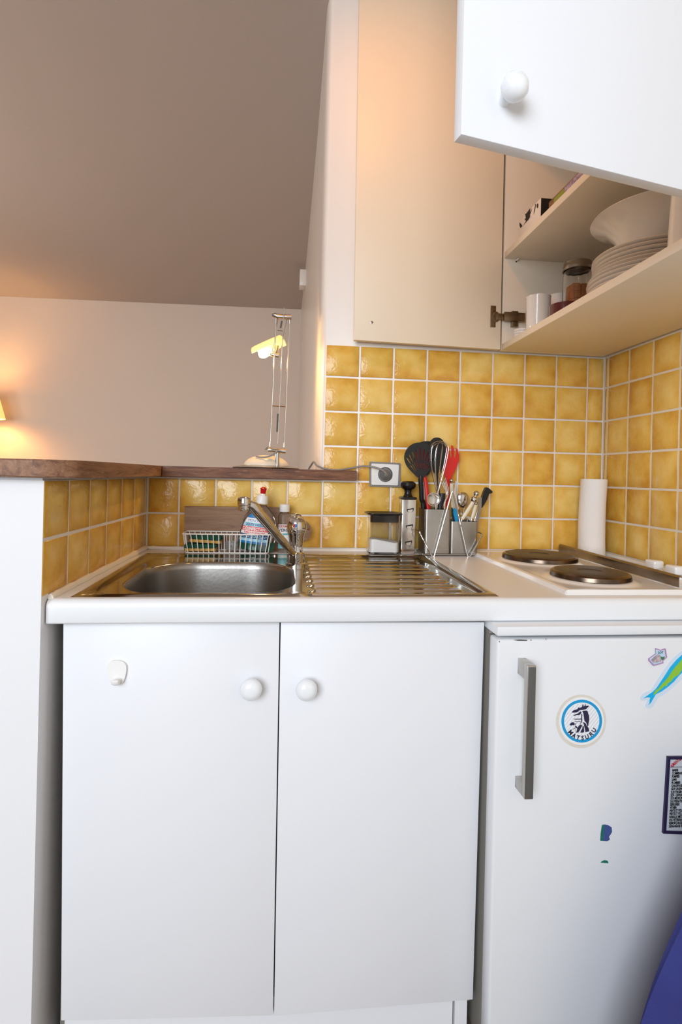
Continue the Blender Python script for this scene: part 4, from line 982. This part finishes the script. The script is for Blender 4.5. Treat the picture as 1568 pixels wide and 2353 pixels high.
# steel ladle, hollow side to the viewer
def spoonbowl(nm, c, rx, rz, y, m, tilt, label, cat, stempts, r=.0024, concave=True):
    cc = at(*KU(*c), y=y); b = B(); bmesh.ops.create_uvsphere(b, u_segments=28, v_segments=16, radius=1)
    sc = abs(at(*KU(c[0]+rx, c[1]), y=y).x-cc.x); sv = abs(at(*KU(c[0], c[1]+rz), y=y).z-cc.z); kill = []
    for v in b.verts:
        if v.co.y < -.06: kill.append(v)
    bmesh.ops.delete(b, geom=kill, context='VERTS')
    dp = .30*sc if concave else -.30*sc
    R_ = Matrix.Rotation(tilt, 4, 'Y')
    for v in b.verts: v.co = cc + R_ @ Vector((v.co.x*sc, max(0, v.co.y)*dp, v.co.z*sv*(1-.12*v.co.z)))
    ext = bmesh.ops.solidify(b, geom=b.faces[:], thickness=.0009)
    o = obj(nm, b, m, ang=1.0); tag(o, label, cat, 'utensils in the rack')
    b2 = B(); P_ = [at(*KU(*q), y=y+.001) for q in stempts]; tube(b2, P_, r, 8, flat=.6); obj('handle', b2, m, o); return o
spoonbowl('ladle', (552, 1042), 112, 112, -.089, 'steel_bright', .35, 'small round steel ladle at the front of the tall cup', 'ladle', [(575,1120),(582,1190),(590,1260),(590,1700)])
# black spatula and steel fork between ladle and small cup
b = utube([(700,950),(690,1040),(670,1120),(660,1210)], [.0075,.0085,.0062,.0060], -.072, 10, .5); stem(b, 660, 1205, -.072, .005); tag(obj('spatula', b, 'black_nylon'), 'dark spatula handle right of the small steel ladle', 'spatula', 'utensils in the rack')
fk = [[(715,1210),(712,1130),(735,1060),(775,1000),(782,930),(770,850),(690,720),(697,716),(772,800),(760,700),(768,700),(790,850),(798,940),(790,1010),(752,1075),(738,1130),(748,1210)]]
f_ = uflat('fork', [[(718,1500),(714,1130),(735,1060),(765,1000),(750,940),(718,880),(660,740),(666,737),(722,850),(738,930),(744,930),(735,860),(690,730),(697,727),(745,845),(756,930),(762,930),(758,850),(716,715),(723,712),(768,840),(776,935),(782,940),(780,860),(735,700),(742,698),(792,860),(795,960),(780,1020),(750,1075),(738,1130),(745,1500)]], -.086, .0012, 'steel_bright', 'steel table fork leaning between the two cups', 'fork')
# short cup: cream-handled cutlery, spoon, knives
def cream(pts, y, w, label, ball=None, nm='knife', cat='knife'):
    o = tag(obj(nm, utube(pts, [w*.85, w, w*.92], y, 12, .65), 'cream_handle'), label, cat, 'cutlery in the short cup')
    b = B(); P_ = [at(*KU(*q), y=y) for q in pts]; tube(b, [P_[-1], Vector((min(max(P_[-1].x+(P_[-1].x-P_[0].x)*.3, CS[0]+.006), CS[1]-.006), y, zin+.002))], .0028, 8, flat=.35); obj('blade', b, 'steel_bright', o)
    if ball:
        b = B()
        for (X, Y, r) in ball:
            c = at(*KU(X, Y), y=y); s = abs(at(*KU(X+r, Y), y=y).x-c.x); lathe(b, [(s*math.sin(a), -s*math.cos(a)) for a in [k*PI/10 for k in range(11)]], 20, Matrix.Translation(c))
        obj('pommel', b, 'chrome', o)
    return o
cream([(842,790),(850,960),(890,1180),(905,1330)], -.034, .0062, 'cream-handled knife standing upright at the left of the short cup', [(838,742,34)])
cream([(1205,1075),(1110,1230),(1015,1375)], -.087, .0058, 'cream-handled knife slanting down to the left at the cup front', [(1212,1050,54),(1230,1003,26),(1248,955,46)])
cream([(1240,1130),(1215,1240),(1180,1360)], -.066, .0055, 'cream-handled fork standing behind the slanting knife', [(1240,1115,30)], 'fork', 'fork')
cream([(1060,1330),(1110,1350),(1160,1385)], -.050, .005, 'cream-handled piece lying low behind the slanting knife', None, 'fork', 'fork')
spoonbowl('tablespoon', (1028, 1045), 98, 128, -.050, 'steel_bright', -.1, 'large steel tablespoon standing bowl up in the short cup', 'spoon', [(1050,1150),(1035,1260),(1010,1420),(1000,1700)], .0026, False)
uflat('table_knife', [[(880,1000),(872,960),(905,750),(925,760),(915,960),(950,1160),(1020,1300),(1000,1310),(920,1180)]], -.056, .0014, 'steel_bright', 'plain steel knife blade rising behind the wire peak', 'knife', 'cutlery in the short cup')
uflat('peeler', [sm2([(880,1200),(905,1200),(935,1270),(945,1340),(945,1480),(915,1480),(895,1380),(870,1270)])], -.090, .004, 'blue_handle', 'bright blue plastic handle at the left of the short cup', 'peeler', 'cutlery in the short cup')
uflat('table_knife', [[(835,1080),(850,1080),(870,1230),(925,1420),(920,1600),(905,1600),(850,1340),(838,1230)]], -.076, .0014, 'steel_bright', 'narrow steel handle leaning beside the blue peeler', 'knife', 'cutlery in the short cup')
uflat('tongs', [[(1282,1018),(1336,1022),(1332,1160),(1305,1290),(1282,1420),(1272,1600),(1230,1600),(1240,1420),(1268,1280),(1285,1160)]], -.072, .0024, 'steel_brushed', 'flat steel tongs arm before the black knife handle', 'tongs', 'cutlery in the short cup')
kn = uflat('kitchen_knife', [sm2([(1385,870),(1415,855),(1440,868),(1498,918),(1490,950),(1445,962),(1420,1040),(1380,1110),(1335,1180),(1310,1170),(1330,1020)], 2)], -.040, .013, 'black_plastic', 'black-handled kitchen knife leaning out at the right of the cup', 'knife', 'cutlery in the short cup')
b = B(); p0 = at(*KU(1322, 1170), y=-.040); tube(b, [p0, Vector((CS[1]-.010, -.040, zin+.003))], .006, 8, flat=.15); obj('blade', b, 'steel_bright', kn)

# paper towel roll in the corner
tx = at(1361, 1272, y=-.062).x; RZ = at(1363, 1101, y=-.062).z; tr_ = at(1389, 1200, y=-.062).x-at(1334, 1200, y=-.062).x
pr = thing('paper_towel_roll', 'white paper towel roll standing upright in the tiled corner', 'paper roll', (tx-.004, -.062, ZC))
b = B(); rings = []; N = 44; r = tr_/2-.0005; lean = .006
for z, f in ((ZC+.0005,1.0),(ZC+.002,1.015),(ZC+.05,1.0),(ZC+.10,1.0),(ZC+.16,.985),(RZ-.002,.985),(RZ,.97)):
    t = (z-ZC)/(RZ-ZC); off = -.003*math.sin(t*PI)+lean*(t-.3)*.5
    rings.append([b.verts.new((tx+off-.001+r*f*math.cos(2*PI*k/N), -.062+r*f*math.sin(2*PI*k/N), z)) for k in range(N)])
t_ = rings[-1]; inn = [b.verts.new((v.co.x+(tx+.001-v.co.x)*.42, v.co.y+(-.062-v.co.y)*.42, RZ)) for v in t_]; inn2 = [b.verts.new((v.co.x, v.co.y, ZC+.004)) for v in inn]
rings += [inn, inn2]; ring_faces(b, rings); obj('paper', b, 'paper_towel', pr, ang=.9)
b = B(); lathe(b, [(.0185*.62,.003),(.0185*.62,RZ-ZC-.001),(.0165*.55,RZ-ZC-.001),(.0165*.55,.003)], 24, Matrix.Translation((tx+.001, -.062, ZC))); obj('core', b, 'cardboard', pr)

# ------------------------------------------------------------------ wall socket
so = thing('wall_socket', 'square white wall socket with grey surround on yellow tiles', 'socket', tuple(at(885, 1118, y=-.006)))
Y_ = -.0012
flat('surround', [[(852,1060.5),(919,1064),(920.5,1066),(920,1118),(918,1120),(851,1118),(849,1116),(849.5,1062.5)]], Y_-.003, .006, 'socket_grey', so)
flat('plate', [[(855,1065),(915,1068),(916.5,1070),(914.5,1114),(913,1115.5),(855,1114),(853.5,1112),(853.5,1066.5)], ell(885.5, 1090.5, 16.8, 17.2, 40)], Y_-.0075, .007, 'white_plastic', so)
c = at(885.5, 1090.5, y=Y_-.011); rr_ = abs(at(902, 1090, y=Y_-.011).x-c.x)
b = B(); lathe(b, [(rr_,.0015),(rr_+.0003,.0),(rr_-.0014,.0),(rr_-.0014,-.004),(0,-.004),(0,-.0055),(rr_,-.0055)], 40, axis_mt((c.x, Y_-.0085, c.z), (0,-1,0))); obj('well', b, 'grey_plastic', so)

# ================================================================== desk lamp on the bar
LY = .085; ZW = 1.1258
lb = at(612, 1075, y=LY)
lp = thing('desk_lamp', 'silver articulated desk lamp lit on the wooden bar top', 'lamp', (lb.x, LY, ZW))
r0 = abs(at(690, 1070, y=LY).x-at(535, 1070, y=LY).x)/2
b = B(); lathe(b, [(0,0),(r0-.004,0),(r0,.002),(r0-.001,.004),(r0*.70,.0085),(r0*.66,.0095)], 56, Matrix.Translation((lb.x, LY, ZW+.0003))); obj('base_plate', b, 'alu_lamp', lp)
dh = at(612, 1046, y=LY).z-ZW
b = B(); lathe(b, [(r0*.66,.008)] + [(r0*.66*math.cos(a), .0095+(dh-.0095)*math.sin(a)) for a in [k*PI/2/10 for k in range(11)]][:-1] + [(0,dh)], 48, Matrix.Translation((lb.x, LY, ZW))); obj('dome', b, 'lamp_base_cream', lp)
LF = LY-.055
pp = lambda u, v, y=LF: at(u, v, y=y)
KL = lambda X, Y, y=LF: at(500+X/4.3556, 680+Y/4.3556, y=y)
def cyl(bm, a, c, r, n=16): return tube(bm, [a, c], r, n)
b = B(); cyl(b, Vector((KL(598,1700).x, LF, ZW+.006)), KL(600,1560), .0062); obj('post', b, 'alu_lamp', lp)
b = B(); tube(b, [KL(476,1540),KL(505,1520),KL(512,1541),KL(560,1544),KL(563,1545),KL(648,1553),KL(684,1556)], [.0015,.005,.0075,.0075,.0070,.0075,.0075], 18); obj('lower_joint', b, 'alu_lamp', lp)
b = B(); tube(b, [KL(545,190),KL(575,192),KL(600,205),KL(660,208),KL(700,212),KL(740,214)], [.003,.0072,.0075,.0072,.0075,.0072], 18); obj('upper_joint', b, 'alu_lamp', lp)
for A_, B_ in (((527,1510),(588,230)), ((668,1515),(723,235)), ((603,1480),(668,120))):
    yo = LF+.002 if A_[0] != 603 else LF-.009
    b = B(); cyl(b, KL(*A_, yo), KL(*B_, yo), .0021 if A_[0] != 603 else .0014, 10)
    if A_[0] != 603:
        d = (KL(*B_, yo)-KL(*A_, yo)).normalized(); cyl(b, KL(*A_, yo), KL(*A_, yo)+d*.014, .0033, 12); cyl(b, KL(*B_, yo)-d*.014, KL(*B_, yo)+d*.002, .0033, 12)
    obj('rod', b, 'alu_lamp', lp)
b = B(); cyl(b, KL(550,1100), KL(680,1108), .0015, 8); obj('crossbar', b, 'hinge_metal', lp)
b = B(); cyl(b, KL(604,1180,LF-.006), KL(597,1360,LF-.006), .0026, 8); obj('spring', b, 'grey_plastic', lp)
b = B(); cyl(b, KL(645,250,LF+.006), KL(632,320,LF+.006), .0026, 8); cyl(b, KL(600,345), KL(652,352), .0012, 8); obj('spring', b, 'grey_plastic', lp)
# upper arm coming down towards the shade
for A_, B_ in (((612,215),(548,560)), ((700,225),(625,590))):
    b = B(); cyl(b, KL(*A_, LF+.008), KL(*B_, LF+.03), .0016, 8); obj('upper_rod', b, 'alu_lamp', lp)
hc = KL(585, 590, LF+.03)
b = B(); tube(b, [KL(525,585,LF+.03),KL(560,588,LF+.03),KL(615,600,LF+.03)], [.004,.0075,.0065], 16); cyl(b, KL(585,585,LF+.03), KL(600,500,LF+.035), .006, 12); obj('shade_joint', b, 'alu_lamp', lp)
# half-round frosted shade
s0, s1 = KL(440, 560, LF+.055), KL(650, 470, LF+.02); ax_ = (s1-s0); Ls = ax_.length; ax_.normalize(); upv = (Vector((0, 0, 1))-ax_*ax_.z).normalized(); sdv = ax_.cross(upv)
b = B(); rings = []
for t, rf in ((-.28,.95),(-.15,1.0),(.3,1.02),(.75,1.02),(1.0,1.0),(1.03,.6)):
    ro, ri = .0245*rf, .0225*rf
    arc = [(-.0+PI*1.05*k/16-PI*.025) for k in range(17)]
    rings.append([b.verts.new(s0+ax_*(Ls*t)+upv*(ro*math.sin(a)+.0)+sdv*(ro*math.cos(a))) for a in arc] + [b.verts.new(s0+ax_*(Ls*t)+upv*(ri*math.sin(a))+sdv*(ri*math.cos(a))) for a in arc[::-1]])
ring_faces(b, rings); obj('shade', b, 'lamp_glass', lp, ang=1)
bc_ = KL(480, 568, LF+.05)
b = B(); lathe(b, [(0,-.022),(.008,-.021),(.013,-.014),(.0145,-.004),(.013,.006),(.009,.014),(.0075,.022),(0,.022)], 20, axis_mt(bc_, ax_)); obj('bulb', b, 'bulb_glow', lp)
light('desk_lamp_bulb', 'POINT', bc_+Vector((-.005,0,-.024)), 3, lin('#ffc878'), .012)
# cord and plug
b = B(); tube(b, smooth([KL(600,1545,LF-.008),KL(575,1575,LF-.012),KL(520,1605,LF-.008),KL(450,1615,LF+.0),KL(385,1608,LF+.012)], 5), .0024, 8); obj('cord', b, 'cable_grey', lp)
cy = -.016
b = B(); tube(b, smooth([Vector((KL(915,1745,.03).x, .03, ZW+.003)), at(719,1063.5,y=-.004), at(722,1061.5,y=-.010), at(729,1070,y=cy), at(745,1076.5,y=cy), at(775,1080,y=cy), at(805,1076,y=cy), at(835,1071,y=cy-.004), at(860,1073.5,y=cy-.012), at(878,1080,y=-.030), at(886,1086,y=-.040), at(889,1091,y=-.037)], 6), .0027, 10); obj('cord', b, 'cable_grey', lp)
c = at(886, 1091, y=-.02); b = B(); lathe(b, [(0,.0),(.0150,.0),(.0155,.004),(.0145,.012),(.009,.019),(.0055,.026),(0,.028)], 30, axis_mt((c.x, Y_-.0095, c.z), (0,-1,0))); obj('plug', b, 'plug_grey', lp)

# ------------------------------------------------------------------ living room behind the bar
fy_ = 2.92; sh = at(8, 962, y=fy_); sr = .16; fxl = sh.x-sr
fl_ = thing('floor_lamp', 'glowing fabric-shaded floor lamp at the left edge by the far wall', 'lamp', (fxl, fy_, 0))
b = B(); lathe(b, [(0,0),(.14,0),(.14,.015),(.02,.03),(.012,.05),(.012,sh.z+.02),(0,sh.z+.02)], 32, Matrix.Translation((fxl, fy_, 0))); obj('stand', b, 'dark_steel', fl_)
b = B(); lathe(b, [(sr,0),(.10,.22),(.098,.22),(sr-.002,0)], 48, Matrix.Translation((fxl, fy_, sh.z))); obj('shade', b, 'shade_fabric', fl_)
b = B(); lathe(b, [(0,0),(.02,.005),(.03,.03),(.025,.055),(.012,.08),(0,.08)], 20, Matrix.Translation((fxl, fy_, sh.z+.06))); obj('bulb', b, 'bulb_glow', fl_)
light('floor_lamp_bulb', 'POINT', (fxl, fy_, sh.z+.10), 26, lin('#ffbd70'), .045)
q0, q1 = at(688, 662, y=2.08), at(697, 626, y=2.08)
b = B(); box(b, (q0.x,2.02,q0.z), (.0115,2.12,min(2.5, q1.z)), .004); tag(obj('junction_box', b, 'plaster_gloss'), 'small white box high on the living room wall near the ceiling', 'box')
